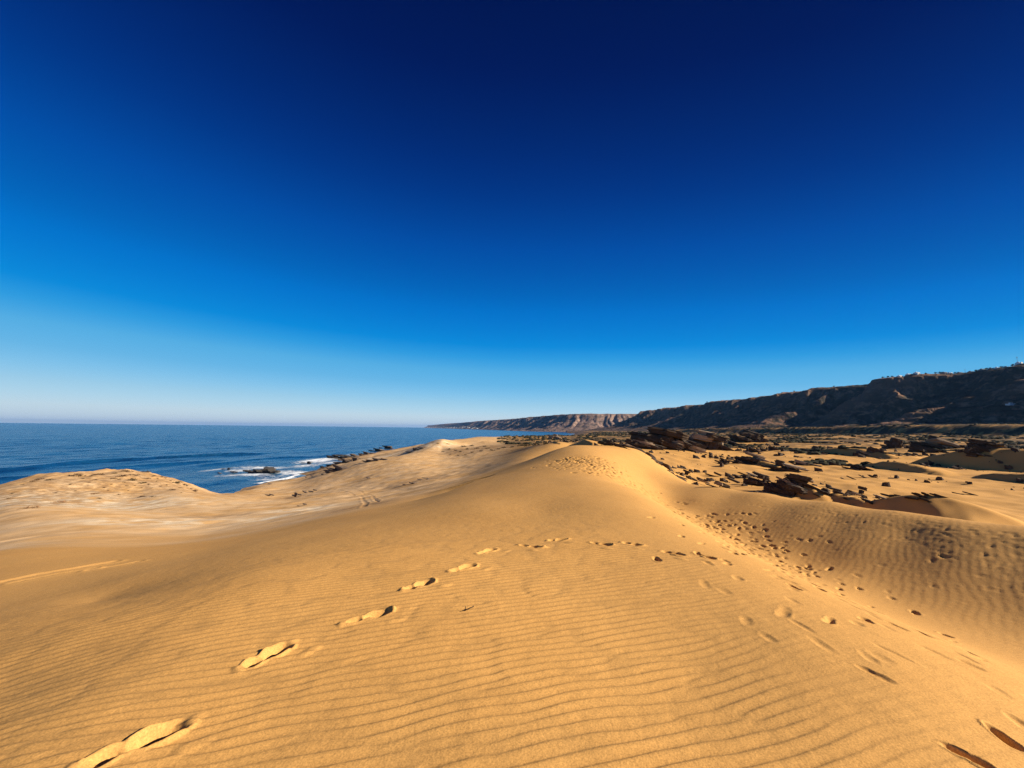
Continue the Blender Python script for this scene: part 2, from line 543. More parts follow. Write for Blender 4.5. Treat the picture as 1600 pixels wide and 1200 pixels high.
# a crowd of prints in the trough beyond
for k in range(330):
    px = rng.uniform(1040, 1640)
    top = np.interp(px, [1068, 1100, 1200, 1300, 1400, 1500, 1600], [752, 759, 771, 783, 798, 815, 829])
    py = top + 2 + abs(rng.normal(0, 1)) * 34 * np.interp(px, [1040, 1300, 1640], [0.7, 1.0, 1.25])
    if py > 960:
        continue
    q = hit(px, py)
    if math.hypot(q[0], q[1]) > 36:
        continue
    dent(q[0], q[1], rng.uniform(0, 6.3), rng.uniform(0.22, 0.36), rng.uniform(0.10, 0.17), rng.uniform(0.003, 0.010), 0.7, rng.uniform(0.1, 0.45), 0, 0.2)


# a short slip scarp along the dune's left shoulder: the sand steps down to the left
for a, b, hh in (((700, 769), (742, 752), 0.6), ((748, 750), (777, 740), 0.5)):
    A_, B_ = hit(*a)[:2], hit(*b)[:2]
    d = B_ - A_; L = math.hypot(*d); d = d / L
    mid = (A_ + B_) / 2
    sl = window(mid[0], mid[1], L * 0.75 + 4)
    dx, dy = GX[sl] - A_[0], GY[sl] - A_[1]
    u = (dx * d[0] + dy * d[1]) / L
    v = -dx * d[1] + dy * d[0] + 0.15 * perlin(dx * 0.8, dy * 0.8, 88)
    tp = np.clip(1 - (2 * u - 1) ** 2, 0, 1) ** 0.6
    GZ[sl] -= hh * tp * sstep(0, 0.34, v) * np.exp(-np.maximum(v, 0) / 1.6)


def groove(pxs, width, depth, tint=0.6):
    poly = np.array([hit(*p)[:2] for p in pxs])
    c0 = poly.mean(0); rad = np.max(np.hypot(*(poly - c0).T)) + 1
    if rad > math.hypot(*c0):
        sl = (slice(0, np.searchsorted(rs, math.hypot(*c0) + rad)), slice(0, NA))
    else:
        sl = window(c0[0], c0[1], rad)
    d = dist_poly(GX[sl], GY[sl], poly) + 0.03 * perlin(GX[sl] * 2, GY[sl] * 2, 85)
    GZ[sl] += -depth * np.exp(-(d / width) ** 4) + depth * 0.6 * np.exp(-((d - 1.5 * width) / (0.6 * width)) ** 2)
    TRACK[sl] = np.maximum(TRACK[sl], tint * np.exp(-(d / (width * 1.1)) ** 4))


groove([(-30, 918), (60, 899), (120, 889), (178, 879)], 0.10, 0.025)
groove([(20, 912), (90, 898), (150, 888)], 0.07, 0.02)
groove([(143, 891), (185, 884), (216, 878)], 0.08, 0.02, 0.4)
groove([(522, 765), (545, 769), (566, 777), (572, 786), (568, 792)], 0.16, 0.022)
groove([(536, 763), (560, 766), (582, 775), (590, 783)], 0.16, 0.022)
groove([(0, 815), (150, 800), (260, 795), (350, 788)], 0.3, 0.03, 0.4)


def mesh_from_grid(name, X, Y, Z, attrs=None, smooth=True, wrap=False):
    nr, na = X.shape
    co = np.stack([X, Y, Z], -1).reshape(-1, 3).astype(np.float32)
    idx = np.arange(nr * na).reshape(nr, na)
    a = idx[:-1, :-1]; b = idx[:-1, 1:]; c_ = idx[1:, 1:]; d = idx[1:, :-1]
    q = np.stack([a, d, c_, b], -1).reshape(-1, 4)
    if wrap:
        w_ = np.stack([idx[:-1, -1], idx[1:, -1], idx[1:, 0], idx[:-1, 0]], -1)
        q = np.concatenate([q, w_])
    me = bpy.data.meshes.new(name)
    me.vertices.add(len(co)); me.vertices.foreach_set('co', co.ravel())
    me.loops.add(q.size); me.loops.foreach_set('vertex_index', q.ravel().astype(np.int32))
    me.polygons.add(len(q))
    me.polygons.foreach_set('loop_start', np.arange(0, q.size, 4, dtype=np.int32))
    me.update(calc_edges=True)
    me.polygons.foreach_set('use_smooth', np.full(len(q), smooth))
    for k, v in (attrs or {}).items():
        at_ = me.attributes.new(k, 'FLOAT', 'POINT')
        at_.data.foreach_set('value', np.ascontiguousarray(v, dtype=np.float32).ravel())
    me.validate()
    return me


def link(name, me, parent=None, mat=None, **props):
    o = bpy.data.objects.new(name, me)
    col.objects.link(o)
    if parent is not None:
        o.parent = parent
    if mat is not None and me is not None:
        me.materials.clear(); me.materials.append(mat)
    for k, v in props.items():
        if v is not None:
            o[k] = v
    return o


# ------------------------------------------------------------------ materials
class NT:
    def __init__(s, name):
        s.m = bpy.data.materials.new(name); s.m.use_nodes = True
        s.n, s.l = s.m.node_tree.nodes, s.m.node_tree.links
        s.b = s.n['Principled BSDF']
        s.co = s.n.new('ShaderNodeTexCoord').outputs['Object']

    def put(s, node, i, v):
        if v is None:
            return
        if hasattr(v, 'links'):
            s.l.new(v, node.inputs[i])
        else:
            node.inputs[i].default_value = v

    def noise(s, scale, detail=3, rough=0.55, dist=0.0, co=None, stretch=None):
        n = s.n.new('ShaderNodeTexNoise')
        n.inputs['Scale'].default_value = scale
        n.inputs['Detail'].default_value = detail
        n.inputs['Roughness'].default_value = rough
        n.inputs['Distortion'].default_value = dist
        c_ = co or s.co
        if stretch:
            mp = s.n.new('ShaderNodeMapping')
            mp.inputs['Scale'].default_value = stretch[0]
            mp.inputs['Rotation'].default_value = stretch[1]
            s.l.new(c_, mp.inputs[0]); c_ = mp.outputs[0]
        s.l.new(c_, n.inputs['Vector'])
        return n.outputs['Fac']

    def ramp(s, fac, stops):
        n = s.n.new('ShaderNodeValToRGB')
        e = n.color_ramp.elements
        for i, (p, c_) in enumerate(stops):
            x = e[0] if i == 0 else (e[len(e) - 1] if i == len(stops) - 1 else e.new(p))
            x.position = p
            x.color = (c_, c_, c_, 1) if isinstance(c_, (int, float)) else tuple(c_) + (1,)
        s.put(n, 0, fac)
        return n.outputs[0]

    def mix(s, fac, a, b, mode='MIX'):
        n = s.n.new('ShaderNodeMix'); n.data_type = 'RGBA'; n.blend_type = mode
        s.put(n, 0, fac)
        for i, v in ((6, a), (7, b)):
            s.put(n, i, tuple(v) + (1,) if isinstance(v, tuple) and len(v) == 3 else v)
        return n.outputs[2]

    def math(s, op, a, b=None, clamp=False):
        n = s.n.new('ShaderNodeMath'); n.operation = op; n.use_clamp = clamp
        s.put(n, 0, a); s.put(n, 1, b)
        return n.outputs[0]

    def attr(s, name):
        n = s.n.new('ShaderNodeAttribute'); n.attribute_name = name
        return n.outputs['Fac']

    def bump(s, h, strength, dist, normal=None):
        n = s.n.new('ShaderNodeBump')
        n.inputs['Strength'].default_value = strength
        n.inputs['Distance'].default_value = dist
        s.put(n, 'Height', h)
        if normal is not None:
            s.l.new(normal, n.inputs['Normal'])
        return n.outputs[0]

    def done(s, color, rough=0.95, normal=None, spec=0.1):
        s.put(s.b, 'Base Color', tuple(color) + (1,) if isinstance(color, tuple) else color)
        s.put(s.b, 'Roughness', rough)
        s.b.inputs['Specular IOR Level'].default_value = spec
        if normal is not None:
            s.l.new(normal, s.b.inputs['Normal'])
        return s.m


def sand_material():
    t = NT('sand')
    grain = t.noise(120, 3, 0.75)
    grain2 = t.noise(70, 2, 0.6)
    broad = t.noise(0.35, 4, 0.6)
    mid = t.noise(2.2, 4, 0.6)
    c = t.mix(broad, (0.555, 0.288, 0.084), (0.635, 0.350, 0.110))
    c = t.mix(t.math('MULTIPLY', mid, 0.35), c, (0.50, 0.243, 0.066))
    pale = t.math('MULTIPLY', t.attr('pale'), t.ramp(t.noise(0.12, 5, 0.62, stretch=((1, 2.2, 1), (0, 0, R(-20)))), [(0.38, 0.25), (0.62, 1.0)]))
    c = t.mix(t.math('MULTIPLY', pale, 0.85), c, (0.70, 0.47, 0.255))
    crust = t.math('MULTIPLY', t.attr('crust'), t.ramp(t.noise(0.5, 5, 0.7), [(0.42, 0.0), (0.60, 1.0)]))
    c = t.mix(crust, c, (0.80, 0.66, 0.46))
    dirt = t.math('MULTIPLY', t.attr('dirt'), t.ramp(t.noise(0.8, 6, 0.72), [(0.38, 0.0), (0.58, 1.0)]))
    c = t.mix(t.math('MULTIPLY', dirt, 0.75), c, (0.24, 0.135, 0.065))
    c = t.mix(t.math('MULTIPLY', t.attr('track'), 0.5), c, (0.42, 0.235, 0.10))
    scr = t.math('MULTIPLY', t.attr('heath'), t.ramp(t.noise(0.06, 7, 0.75, stretch=((0.5, 1.4, 1), (0, 0, 0))), [(0.40, 0.0), (0.52, 1.0)]))
    c = t.mix(t.math('MULTIPLY', scr, 0.92), c, (0.055, 0.042, 0.026))
    rock = t.math('MULTIPLY', t.attr('rock'), t.ramp(t.noise(0.25, 6, 0.7), [(0.40, 0.2), (0.55, 1.0)]))
    c = t.mix(rock, c, (0.095, 0.066, 0.045))
    g = t.ramp(grain, [(0.28, 0.55), (0.5, 1.0), (0.74, 1.35)])
    c = t.mix(0.75, c, g, 'MULTIPLY')
    g2 = t.ramp(grain2, [(0.3, 0.86), (0.7, 1.12)])
    c = t.mix(0.6, c, g2, 'MULTIPLY')
    nb = t.bump(grain, 0.22, 0.004)
    nb = t.bump(t.noise(7, 4, 0.65), 0.25, 0.03, nb)
    return t.done(c, 0.93, nb, 0.08)


M_SAND = sand_material()


def rock_material(name, a, b, c3, scale=1.0):
    t = NT(name)
    n1 = t.noise(0.9 * scale, 6, 0.68)
    n2 = t.noise(4.5 * scale, 5, 0.7)
    lay = t.noise(2.0 * scale, 4, 0.6, stretch=((0.3, 0.3, 5.0), (0, 0, 0)))
    c = t.mix(t.ramp(n1, [(0.35, 0.0), (0.65, 1.0)]), a, b)
    c = t.mix(t.ramp(n2, [(0.45, 0.0), (0.7, 0.7)]), c, c3)
    c = t.mix(0.6, c, t.ramp(lay, [(0.3, 0.65), (0.7, 1.2)]), 'MULTIPLY')
    nb = t.bump(n2, 0.6, 0.12)
    nb = t.bump(lay, 0.5, 0.10, nb)
    return t.done(c, 0.92, nb, 0.15)


M_ROCK = rock_material('sandstone', (0.055, 0.038, 0.027), (0.10, 0.068, 0.044), (0.030, 0.022, 0.017))
M_ROCK_PALE = rock_material('pale_sandstone', (0.30, 0.21, 0.13), (0.40, 0.29, 0.19), (0.18, 0.115, 0.07))
M_ROCK_WET = rock_material('wet_rock', (0.060, 0.052, 0.046), (0.10, 0.085, 0.07), (0.035, 0.032, 0.030))
M_ROCK_SHORE = rock_material('shore_rock', (0.11, 0.080, 0.058), (0.20, 0.14, 0.10), (0.05, 0.040, 0.034))


def hill_material(name, rock, rock2, scrub, dens, sc_):
    t = NT(name)
    n1 = t.noise(0.012 * sc_, 7, 0.68)
    n2 = t.noise(0.05 * sc_, 6, 0.72)
    lay = t.noise(0.03 * sc_, 4, 0.6, stretch=((0.25, 0.25, 4.0), (0, 0, 0)))
    c = t.mix(n1, rock, rock2)
    c = t.mix(0.7, c, t.ramp(lay, [(0.3, 0.6), (0.7, 1.25)]), 'MULTIPLY')
    c = t.mix(t.math('MULTIPLY', t.ramp(n2, [(dens - 0.10, 0.0), (dens + 0.06, 1.0)]), t.attr('scrub')), c, scrub)
    nb = t.bump(n2, 0.8, 8.0 / sc_)
    return t.done(c, 0.95, nb, 0.05)


M_HILL = hill_material('hill_slope', (0.40, 0.205, 0.120), (0.26, 0.150, 0.095), (0.050, 0.042, 0.030), 0.46, 1.0)
M_HEAD = hill_material('headland_slope', (0.36, 0.235, 0.175), (0.27, 0.175, 0.13), (0.10, 0.075, 0.058), 0.56, 0.5)

# ------------------------------------------------------------------ ground object
dfoot = left_plain
crust = np.zeros_like(GZ)
for (px, py, rad) in [(465, 797, 2.6), (160, 793, 10), (60, 783, 12), (330, 765, 12), (215, 792, 7), (620, 709, 16), (650, 701, 14), (250, 815, 4), (440, 806, 3), (640, 690, 10)]:
    q = hit(px, py)
    d = np.hypot((GX - q[0]) * 0.7, (GY - q[1]))
    crust = np.maximum(crust, np.exp(-(d / rad) ** 2))
dirt = np.zeros_like(GZ)
for (px, py, rad) in [(150, 752, 20), (230, 752, 18), (50, 770, 14), (60, 785, 8), (120, 765, 9), (200, 752, 9), (270, 755, 9), (455, 778, 4), (480, 772, 3), (660, 750, 6), (720, 704, 16), (760, 700, 16), (590, 712, 12),
                      (640, 757, 3), (570, 790, 2.5), (330, 808, 3)]:
    q = hit(px, py)
    d = np.hypot((GX - q[0]), (GY - q[1]))
    dirt = np.maximum(dirt, np.exp(-(d / rad) ** 2))
heath = np.clip(sstep(150, 300, RR) * sstep(0, 60, GX) + 0.9 * sstep(70, 110, RR) * sstep(-14, 4, GX) * sstep(30, 8, GX) * sstep(80, 105, GY), 0, 1)
shore_d = GX - np.interp(GY, SHORE[:, 0], SHORE[:, 1])
rocky = sstep(SEA + 3.2, SEA + 0.4, GZ + 1.0 * fbm(GX / 9, GY / 9, 3, 91)) * sstep(140, 175, GY)
rocky = np.maximum(rocky, sstep(450, 650, RR) * sstep(70, 20, shore_d))
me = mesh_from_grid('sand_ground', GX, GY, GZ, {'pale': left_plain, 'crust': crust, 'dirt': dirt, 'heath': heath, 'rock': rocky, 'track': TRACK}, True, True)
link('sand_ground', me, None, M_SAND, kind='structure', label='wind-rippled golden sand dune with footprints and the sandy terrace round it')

# ------------------------------------------------------------------ sea
srs = [55.0]
while srs[-1] < 42000:
    q = srs[-1]
    srs.append(q + max(0.7, q * 0.0042) if q < 900 else q * 1.012)
srs = np.array(srs)
saz = R(1) * np.concatenate([np.linspace(-150, -66.5, 90), np.linspace(-66, 27, 760)])
SR, SA = np.meshgrid(srs, saz, indexing='ij')
SX, SY = SR * np.sin(SA), SR * np.cos(SA)
SZ = np.zeros_like(SX)
near_s = SR < 5000
xx, yy = SX[near_s], SY[near_s]
# swell runs on to the shore from the left
w1x, w1y = math.cos(R(-8)), math.sin(R(-8))
u = xx * w1x + yy * w1y + 9 * fbm(xx / 160, yy / 160, 3, 101)
ampw = 0.38 * np.exp(-np.maximum(SR[near_s] - 600, 0) / 1800)
SZ[near_s] += ampw * np.sin(u * 2 * math.pi / 31) * (0.6 + 0.8 * fbm(xx / 90, yy / 200, 2, 102))
SZ[near_s] += 0.30 * fbm(xx / 11, yy / 17, 3, 103) + 0.85 * fbm(xx / 34, yy / 60, 3, 104)
wave_px = [[(-60, 742), (0, 737), (120, 724), (240, 716), (360, 711), (440, 707)], [(-60, 752), (60, 745), (180, 731), (300, 723), (370, 719)],
           [(300, 729), (350, 724), (420, 717), (520, 711)]]
FO = np.zeros_like(SX)


def sea_pt(px, py):
    d = ray(px, py)
    return np.array([0, 0, EYE]) + d * ((SEA - EYE) / d[2])


for k, pxs in enumerate(wave_px):
    poly = np.array([sea_pt(*p)[:2] for p in pxs])
    xline = np.interp(SY, poly[:, 1], poly[:, 0]) + 3 * perlin(SY / 20, SY * 0, 111 + k)
    inside = sstep(poly[0, 1] - 10, poly[0, 1] + 15, SY) * sstep(poly[-1, 1] + 15, poly[-1, 1] - 40, SY)
    d = SX - xline
    hgt = (1.5, 0.8, 0.8)[k]
    SZ += inside * hgt * np.where(d < 0, np.exp(-(d / 9.0) ** 2), np.exp(-(d / 2.6) ** 2))
# white water round the reef
for (px, py, rx_, ry_, s) in [(335, 733, 6, 9, 0.9), (385, 742, 14, 8, 1.0), (415, 731, 20, 9, 0.95), (440, 748, 13, 6, 0.95), (455, 738, 20, 9, 0.9), (478, 728, 9, 14, 0.9),
                              (500, 719, 10, 26, 1.15), (515, 723, 8, 14, 1.0), (540, 711, 6, 20, 0.8), (420, 754, 9, 3, 0.8), (590, 703, 8, 22, 0.7), (375, 735, 7, 8, .9),
                              (440, 743, 30, 16, 0.6), (400, 706, 4, 5, .0), (785, 690, 20, 30, 0.75), (770, 687, 14, 18, 0.5), (345, 711, 2.5, 7, 0.7)]:
    q = sea_pt(px, py)
    d = ((SX - q[0]) / rx_) ** 2 + ((SY - q[1]) / ry_) ** 2
    FO = np.maximum(FO, s * 0.92 * np.exp(-d / 1.6))
band = [[(405, 756), (432, 751), (452, 747), (464, 742), (461, 740)], [(470, 716), (492, 717), (520, 712)]]
for b in band:
    poly = np.array([sea_pt(*p)[:2] for p in b])
    d = dist_poly(SX[:260], SY[:260], poly) + 0.8 * perlin(SX[:260] / 2, SY[:260] / 2, 115)
    FO[:260] = np.maximum(FO[:260], 1.25 * np.exp(-(d / 1.7) ** 2))
    SZ[:260] += 0.5 * np.exp(-(d / 1.8) ** 2)
# thin wash all along the far shore
sh = SX - np.interp(SY, SHORE[:, 0], SHORE[:, 1])
FO = np.maximum(FO, 0.55 * np.exp(-((sh + 10) / 14) ** 2) * sstep(330, 600, SY))
me = mesh_from_grid('sea', SX, SY, SZ + SEA, {'foam': FO})
t = NT('sea_water')
geo = t.n.new('ShaderNodeNewGeometry').outputs['Position']
chop = t.noise(0.35, 4, 0.6, co=geo, stretch=((1, 0.55, 1), (0, 0, R(-8))))
chop2 = t.noise(0.07, 5, 0.6, co=geo, stretch=((1, 0.5, 1), (0, 0, R(-8))))
fn = t.noise(0.42, 6, 0.75, co=geo)
fo = t.math('ADD', t.attr('foam'), t.math('MULTIPLY', t.math('SUBTRACT', fn, 0.5), 1.7))
fmask = t.ramp(fo, [(0.48, 0.0), (0.98, 1.0)])
wcol = t.mix(t.ramp(chop2, [(0.35, 0.0), (0.65, 1.0)]), (0.002, 0.024, 0.080), (0.005, 0.060, 0.150))
shal = t.ramp(t.attr('foam'), [(0.05, 0.0), (0.7, 1.0)])
wcol = t.mix(t.math('MULTIPLY', shal, 0.5), wcol, (0.06, 0.14, 0.19))
c = t.mix(fmask, wcol, (0.82, 0.84, 0.86))
nb = t.bump(chop2, 1.0, 3.0)
nb = t.bump(chop, 0.9, 0.6, nb)
rough = t.math('ADD', t.math('MULTIPLY', fmask, 0.6), 0.22)
M_SEA = t.done(c, rough, nb, 0.35)
link('sea', me, None, M_SEA, kind='structure', label='deep blue ocean with low swell breaking white on the rocks')

# ------------------------------------------------------------------ the escarpment on the right
har = R(1) * np.linspace(8, 76, 760)
hrs = np.concatenate([np.linspace(430, 1100, 230), np.geomspace(1104, 3600, 190)])
HR, HA = np.meshgrid(hrs, har, indexing='ij')
HX, HY = HR * np.sin(HA), HR * np.cos(HA)
gully = ridged(HY / 290 + 0.15 * fbm(HX / 120, HY / 120, 2, 121), HX / 900, 3, 122)
d = HX - (600 + 40 * fbm(HY / 400, HY * 0, 2, 123))
d_end = (2960 - HY) * 0.85 + 60 * fbm(HX / 200, HY / 200, 2, 124)
d = np.minimum(d, d_end)
midw = np.exp(-((d - 200) / 150) ** 2)
fan = np.exp(-((HY - 905 - 0.15 * (HX - 800)) / 30) ** 2) * np.exp(-((d - 210) / 130) ** 2)
d2 = d + 235 * (gully - 0.66) * midw + 75 * fan - 22 * fbm(HX / 60, HY / 60, 4, 125) * midw
prof_x = [-400, -60, 0, 110, 210, 285, 322, 350, 420, 900]
prof_z = [-30, -8, 3, 22, 58, 96, 124, 131, 135.5, 142]
HZ = np.interp(d2, prof_x, prof_z)
HZ += sstep(0, 80, d) * (3.5 * fbm(HX / 45, HY / 45, 4, 126) + 1.2 * fbm(HX / 11, HY / 11, 3, 127))
# ledges of harder rock
step = 9.0
tt = HZ / step
HZ = HZ + 0.45 * sstep(30, 110, d) * step * (np.floor(tt) + sstep(0.30, 0.75, tt - np.floor(tt)) - tt)
cl = sstep(280, 350, d)
scrub = np.clip(1.0 - 0.6 * np.clip((gully - 0.72) * 4, 0, 1) - 0.7 * fan, 0, 1)
me = mesh_from_grid('hill', HX, HY, HZ, {'scrub': scrub}, False)
link('hill', me, None, M_HILL, kind='structure', label='dark escarpment with gullied slopes along the right of the plain')


# ------------------------------------------------------------------ the far headland
TOP = np.array([(1900, 3150), (864, 3290), (672, 3300), (502, 3420), (370, 3780), (218, 4450), (0, 5450), (-519, 7100), (-1300, 10000), (-3300, 16000)], float)
aar = R(1) * np.linspace(-17, 24, 640)
ars = np.geomspace(2500, 17500, 330)
AR, AZ_ = np.meshgrid(ars, aar, indexing='ij')
AX, AY = AR * np.sin(AZ_), AR * np.cos(AZ_)
best = np.full(AX.shape, 1e12); sgn = np.zeros_like(AX); along = np.zeros_like(AX)
cums = 0.0
for a, b in zip(TOP[:-1], TOP[1:]):
    ab = b - a; L = math.hypot(*ab)
    tq = np.clip(((AX - a[0]) * ab[0] + (AY - a[1]) * ab[1]) / (ab @ ab), 0, 1)
    px_, py_ = a[0] + tq * ab[0], a[1] + tq * ab[1]
    dd = np.hypot(AX - px_, AY - py_)
    cr = ab[0] * (AY - a[1]) - ab[1] * (AX - a[0])
    upd = dd < best
    best = np.where(upd, dd, best); sgn = np.where(upd, np.sign(cr), sgn); along = np.where(upd, cums + tq * L, along)
    cums += L
sd_ = -best * sgn                      # > 0 inland
gul = ridged(along / 330 + 0.2 * fbm(AX / 200, AY / 200, 2, 131), AX / 3000, 4, 132)
dh = sd_ + 340
midw = np.exp(-((dh - 190) / 150) ** 2)
dh = dh - 150 * (gul - 0.62) * midw - 40 * fbm(AX / 130, AY / 130, 4, 133) * midw
Hs = np.interp(along, [0, 3500, 6000, 8200, 11500, 18000], [1.0, 1.0, 1.0, 0.98, 0.9, 0.5])
AZZ = np.interp(dh, [-500, -20, 20, 120, 220, 290, 330, 352, 430, 1200], [-60, -27, -20, 14, 58, 96, 121, 131, 135, 140])
AZZ = SEA + (AZZ - SEA) * Hs + sstep(0, 100, dh) * 5 * fbm(AX / 90, AY / 90, 4, 134)
me = mesh_from_grid('headland', AX, AY, AZZ, {'scrub': np.clip(1.1 - 0.8 * np.clip((gul - 0.66) * 4, 0, 1), 0, 1)}, False)
link('headland', me, None, M_HEAD, kind='structure', label='hazy cliffs of the far headland running out into the sea')

# ------------------------------------------------------------------ air
bm_v = [(-30000, -3000, SEA - 14), (15000, -3000, SEA - 14), (15000, 43500, SEA - 14), (-30000, 43500, SEA - 14),
        (-30000, -3000, 185), (15000, -3000, 185), (15000, 43500, 185), (-30000, 43500, 185)]
bm_f = [(0, 3, 2, 1), (4, 5, 6, 7), (0, 1, 5, 4), (1, 2, 6, 5), (2, 3, 7, 6), (3, 0, 4, 7)]
HAZE = 2.0e-5
me = bpy.data.meshes.new('haze'); me.from_pydata(bm_v, [], bm_f); me.update()
mh = bpy.data.materials.new('haze'); mh.use_nodes = True
for n in list(mh.node_tree.nodes):
    if n.type != 'OUTPUT_MATERIAL':
        mh.node_tree.nodes.remove(n)
vol = mh.node_tree.nodes.new('ShaderNodeVolumePrincipled')
vol.inputs['Color'].default_value = (0.24, 0.52, 1.0, 1)
vol.inputs['Density'].default_value = HAZE
vol.inputs['Anisotropy'].default_value = 0.2
mh.node_tree.links.new(vol.outputs[0], mh.node_tree.nodes['Material Output'].inputs['Volume'])
link('haze', me, None, mh, kind='stuff', label='thin sea haze over the water and the far coast')
#OBJECTS#
# ------------------------------------------------------------------ things: helpers
def mesh_py(name, verts, faces, mat, smooth=False):
    me = bpy.data.meshes.new(name)
    me.from_pydata([tuple(v) for v in verts], [], faces)
    me.update()
    if smooth:
        me.polygons.foreach_set('use_smooth', [True] * len(me.polygons))
    if mat:
        me.materials.append(mat)
    return me


def tag(o, label, cat, group=None):
    o['label'] = label; o['category'] = cat
    if group:
        o['group'] = group
    return o


ORD = ['first', 'second', 'third', 'fourth', 'fifth', 'sixth', 'seventh', 'eighth', 'ninth', 'tenth', 'eleventh', 'twelfth', 'thirteenth', 'fourteenth', 'fifteenth',
       'sixteenth', 'seventeenth', 'eighteenth', 'nineteenth', 'twentieth', 'twenty-first', 'twenty-second', 'twenty-third', 'twenty-fourth', 'twenty-fifth', 'twenty-sixth']


def slab_mesh(seed, mat, layers=4, nv=13, rough=0.16):
    """a broken plate of bedded sandstone: unit length along x, unit thickness"""
    g = random.Random(seed)
    outline = []
    asp = g.uniform(0.55, 0.8)
    for i in range(nv):
        a = 2 * math.pi * (i + g.uniform(-0.3, 0.3)) / nv
        rr = 0.5 * (1 + g.uniform(-rough, rough) * 1.6)
        sq = 1 / max(abs(math.cos(a)), abs(math.sin(a))) ** 0.55
        outline.append((rr * math.cos(a) * sq, rr * math.sin(a) * sq * asp))
    vs, fs = [], []
    zs_ = [-0.5]
    for k in range(layers):
        zs_.append(zs_[-1] + g.uniform(0.6, 1.4))
    tot = zs_[-1] + 0.5
    zs_ = [-0.5 + (q + 0.5) / tot for q in zs_]
    rings = []
    for k in range(layers):
        sx = 1 - 0.10 * abs(k - layers * 0.45) / layers * 2 + g.uniform(-0.07, 0.05)
        ox, oy = g.uniform(-0.05, 0.05), g.uniform(-0.04, 0.04)
        lay = [(x * sx * (1 + g.uniform(-0.07, 0.07)) + ox, y * sx * (1 + g.uniform(-0.07, 0.07)) + oy) for x, y in outline]
        for z in (zs_[k], zs_[k + 1] - 0.12 / layers):
            rings.append([len(vs) + i for i in range(nv)])
            for x, y in lay:
                vs.append((x * g.uniform(0.985, 1.015), y * g.uniform(0.985, 1.015), z + g.uniform(-0.05, 0.05)))
    for a, b in zip(rings[:-1], rings[1:]):
        for i in range(nv):
            j = (i + 1) % nv
            fs.append((a[i], a[j], b[j], b[i]))
    ct = len(vs); vs.append((0.05, 0, 0.5 + g.uniform(0.0, 0.10)))
    cb = len(vs); vs.append((0, 0, -0.52))
    for i in range(nv):
        j = (i + 1) % nv
        fs.append((rings[-1][i], rings[-1][j], ct))
        fs.append((rings[0][j], rings[0][i], cb))
    return mesh_py('slab', vs, fs, mat)


def blob_mesh(name, seed, mat, rough=0.3, sub=2, flat=0.7):
    import bmesh
    bm = bmesh.new()
    bmesh.ops.create_icosphere(bm, subdivisions=sub, radius=0.5)
    g = random.Random(seed)
    ox = g.uniform(0, 50)
    co = np.array([v.co[:] for v in bm.verts])
    n = 1 + rough * perlin(co[:, 0] * 3 + ox, co[:, 1] * 3 + co[:, 2] * 2.3, seed) + rough * 0.6 * perlin(co[:, 0] * 7 + ox, co[:, 2] * 7 + co[:, 1] * 3, seed + 3)
    for v, k in zip(bm.verts, n):
        # cleave along a few planes for a broken look
        v.co = Vector((v.co.x * k, v.co.y * k * 0.8, v.co.z * k * flat))
    for q in range(5):
        nn = Vector((g.uniform(-1, 1), g.uniform(-1, 1), g.uniform(-0.2, 1))).normalized()
        for v in bm.verts:
            e = v.co.dot(nn) - g.uniform(0.27, 0.30)
            if e > 0:
                v.co -= nn * e
    me = bpy.data.meshes.new(name)
    bm.to_mesh(me); bm.free()
    me.materials.append(mat)
    return me


SLABS = [slab_mesh(100 + i, M_ROCK, layers=4 + i % 3, nv=15 + i % 4, rough=0.26) for i in range(9)]
SLABS_PALE = [slab_mesh(140 + i, M_ROCK_PALE, layers=3 + i % 2, nv=11) for i in range(4)]
SLABS_SHORE = [slab_mesh(160 + i, M_ROCK_SHORE, layers=3 + i % 3, nv=12) for i in range(6)]
SLABS_WET = [slab_mesh(180 + i, M_ROCK_WET, layers=2, nv=14, rough=0.3) for i in range(4)]
STONES = [blob_mesh('stone', 200 + i, M_ROCK) for i in range(5)]
SINK = 0.25


def place_slab(me, parent, loc, L, W, T, dip, yaw, roll, name='slab'):
    o = bpy.data.objects.new(name, me)
    col.objects.link(o)
    if parent:
        o.parent = parent
    o.location = loc
    o.scale = (L, W, T)
    o.rotation_euler = (roll, dip, yaw)
    return o


